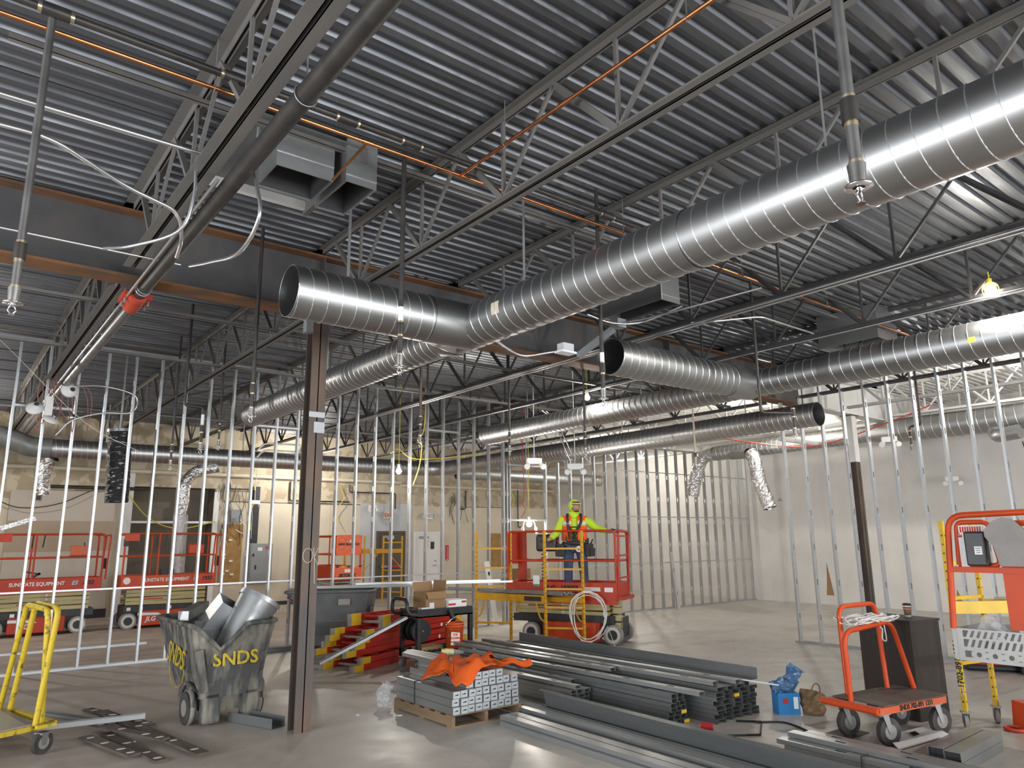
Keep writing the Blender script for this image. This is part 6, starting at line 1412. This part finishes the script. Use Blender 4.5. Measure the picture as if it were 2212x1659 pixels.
# hood wrapped round the head, open at the face
bm = bmesh.new(); bmesh.ops.create_uvsphere(bm, u_segments=28, v_segments=20, radius=1.0)
dl = [v for v in bm.verts if v.co.y < -.45 and -1.0 < v.co.z < .62 and abs(v.co.x) < .75]
bmesh.ops.delete(bm, geom=dl, context='VERTS')
for v in bm.verts:
    x, y, z = v.co; v.co = (x*.098, y*.115+.005, z*.138+.008)
me = bpy.data.meshes.new('hood'); bm.to_mesh(me); bm.free(); me.materials.append(M['lime'])
for p in me.polygons: p.use_smooth = True
h_ = ob('hood', me, hd); h_.modifiers.new('t', 'SOLIDIFY').thickness = .012
part('cap_brim', MB().tube(spline([(-.07, -.07, .068), (-.03, -.105, .078), (.03, -.105, .078), (.07, -.07, .068)], 5), .014, 6), 'black', hd)
gl = part('safety_glasses', MB().tube(spline([(-.098, -.01, .06), (-.06, -.10, .062), (0, -.125, .060), (.06, -.10, .062), (.098, -.01, .06)], 5), .010, 6), 'reflective', hd)
part('hood_neck', MB().tube([(0, .0, 1.42), (0, -.005, 1.47), (.008, -.01, 1.52)], [.115, .095, .098], 20, cap=False), 'lime', WK)
# clothing: hoodie, jeans, boots, gloves
HV = [(0, 0, .98), (0, 0, 1.10), (0, -.01, 1.24), (0, 0, 1.37), (.19, 0, 1.375), (.36, -.04, 1.205), (.55, -.115, 1.145), (-.19, 0, 1.375), (-.285, -.04, 1.13), (-.41, -.17, 1.005)]
sk('hoodie', HV, [(0, 1), (1, 2), (2, 3), (3, 4), (4, 5), (5, 6), (3, 7), (7, 8), (8, 9)], [(.175, .135), (.17, .13), (.185, .135), (.165, .12), .088, .074, .052, .088, .074, .052], 'lime', WK, 1)
JV = [(0, 0, .94), (.10, 0, .84), (.135, -.01, .48), (.152, .02, .12), (-.10, 0, .84), (-.115, -.02, .48), (-.122, .02, .12)]
sk('jeans', JV, [(0, 1), (1, 2), (2, 3), (0, 4), (4, 5), (5, 6)], [(.165, .13), .108, .082, .07, .108, .082, .07], 'denim', WK)
for s, x in ((1, .153), (-1, -.125)):
    sk('boot', [(x, .03, .20), (x, .035, .08), (x+.006*s, -.04, .06), (x+.012*s, -.14, .045)], ch(4), [.062, .06, (.055, .058), (.05, .042)], 'leather', WK, 1)
def hand(p, d, side, up):
    p = Vector(p); d = Vector(d).normalized(); up = Vector(up).normalized(); sd = d.cross(up).normalized()*side
    V_ = [p, p+d*.05, p+d*.085]; E2 = [(0, 1), (1, 2)]; R2 = [(.028, .03), (.040, .024), (.042, .02)]
    for k, (o_, L_) in enumerate(((-.030, .065), (-.010, .078), (.011, .074), (.031, .058))):
        b = len(V_); q = p+d*.082+sd*o_; V_ += [q, q+d*L_*.5-up*.008, q+d*L_*.72-up*.040]; E2 += [(2, b), (b, b+1), (b+1, b+2)]; R2 += [.0115, .0105, .009]
    b = len(V_); q = p+d*.028-sd*.034; V_ += [q, q+d*.03-sd*.018-up*.01, q+d*.058-sd*.012-up*.032]; E2 += [(0, b), (b, b+1), (b+1, b+2)]; R2 += [.014, .0125, .0105]
    sk('glove', V_, E2, R2, 'glove', WK, 0, 2)
hand((.60, -.135, 1.165), (.9, -.28, .02), 1, (0, 0, 1)); hand((-.455, -.215, .99), (-.72, -.62, -.05), -1, (0, 0, 1))
# orange vest with reflective bands, black harness
def shell(x0, x1, z0, z1, m_, nm, front=True, g=.012, ny=10):
    sg = -1 if front else 1
    def f(u, v):
        x = x0+(x1-x0)*u; z = z0+(z1-z0)*v
        hw = .20 if z < 1.2 else .205; dd = .148 if z < 1.32 else .148-(z-1.32)*.5
        y = sg*dd*math.sqrt(max(.02, 1-(x/(hw+.02))**2)); return (x, y*1.0+sg*g-.005, z)
    o = part(nm, cloth(10, ny, f), m_, WK); o.modifiers.new('t', 'SOLIDIFY').thickness = .006; return o
shell(-.205, -.05, .98, 1.44, 'hivis_orange', 'vest_panel'); shell(.05, .205, .98, 1.44, 'hivis_orange', 'vest_panel'); shell(-.205, .205, .98, 1.44, 'hivis_orange', 'vest_back', False)
for a, b in ((-.204, -.055), (.055, .204)):
    shell(a, b, 1.27, 1.33, 'reflective', 'reflective_band', True, .018, 4); shell(a, b, 1.25, 1.27, 'wire_yellow', 'vest_trim', True, .017, 3); shell(a, b, 1.33, 1.35, 'wire_yellow', 'vest_trim', True, .017, 3)
def strap(pts, wd, nm='harness_strap'): part(nm, MB().tube(spline(pts, 5), wd, 6), 'black', WK)
strap([(-.10, .10, 1.46), (-.115, -.08, 1.46), (-.11, -.165, 1.32), (-.09, -.17, 1.15), (-.08, -.16, 1.0)], .022); strap([(.10, .10, 1.46), (.115, -.08, 1.46), (.11, -.165, 1.32), (.03, -.175, 1.15), (-.02, -.165, 1.02)], .022)
strap([(-.11, -.172, 1.22), (0, -.18, 1.23), (.10, -.172, 1.22)], .012); strap([(-.06, -.165, 1.2), (.0, -.18, 1.08), (.06, -.165, 1.2)], .016)
part('harness_ring', MB().cyl((-.10, -.18, 1.29), (-.10, -.19, 1.29), .022, 14), 'alu', WK)
bt = part('tool_belt', MB().tube([(.185*math.cos(a/24*6.283), .145*math.sin(a/24*6.283), .93) for a in range(24)], .035, 8, True), 'leather', WK)
for s in (-1, 1):
    q = part('tool_pouch', MB().box((s*.235, -.03, .80), (.13, .16, .24), taper=(1.15, 1.2)), 'leather', WK); bevel(q, .02)
    part('pouch_pocket', MB().box((s*.29, -.06, .76), (.07, .13, .15), taper=(1.2, 1.2)), 'leather', q)
    part('pouch_tool', MB().cyl((s*.25, -.07, .88), (s*.30, -.09, 1.0), .012, 8), 'black' if s > 0 else 'red_bag', q)
part('tape_roll', MB().lathe([(.022, -.02), (.055, -.02), (.055, .02), (.022, .02)], 20, Matrix.Translation((.06, -.17, .82)) @ Matrix.Rotation(R(90), 4, 'X')), 'white', WK)
part('hip_bag', MB().box((0, .0, 1.0), (.30, .28, .10)), 'black', WK)
part('fall_tube', MB().cyl((.2, .05, .92), (.2, .06, 1.02), .04, 12), 'black', WK)
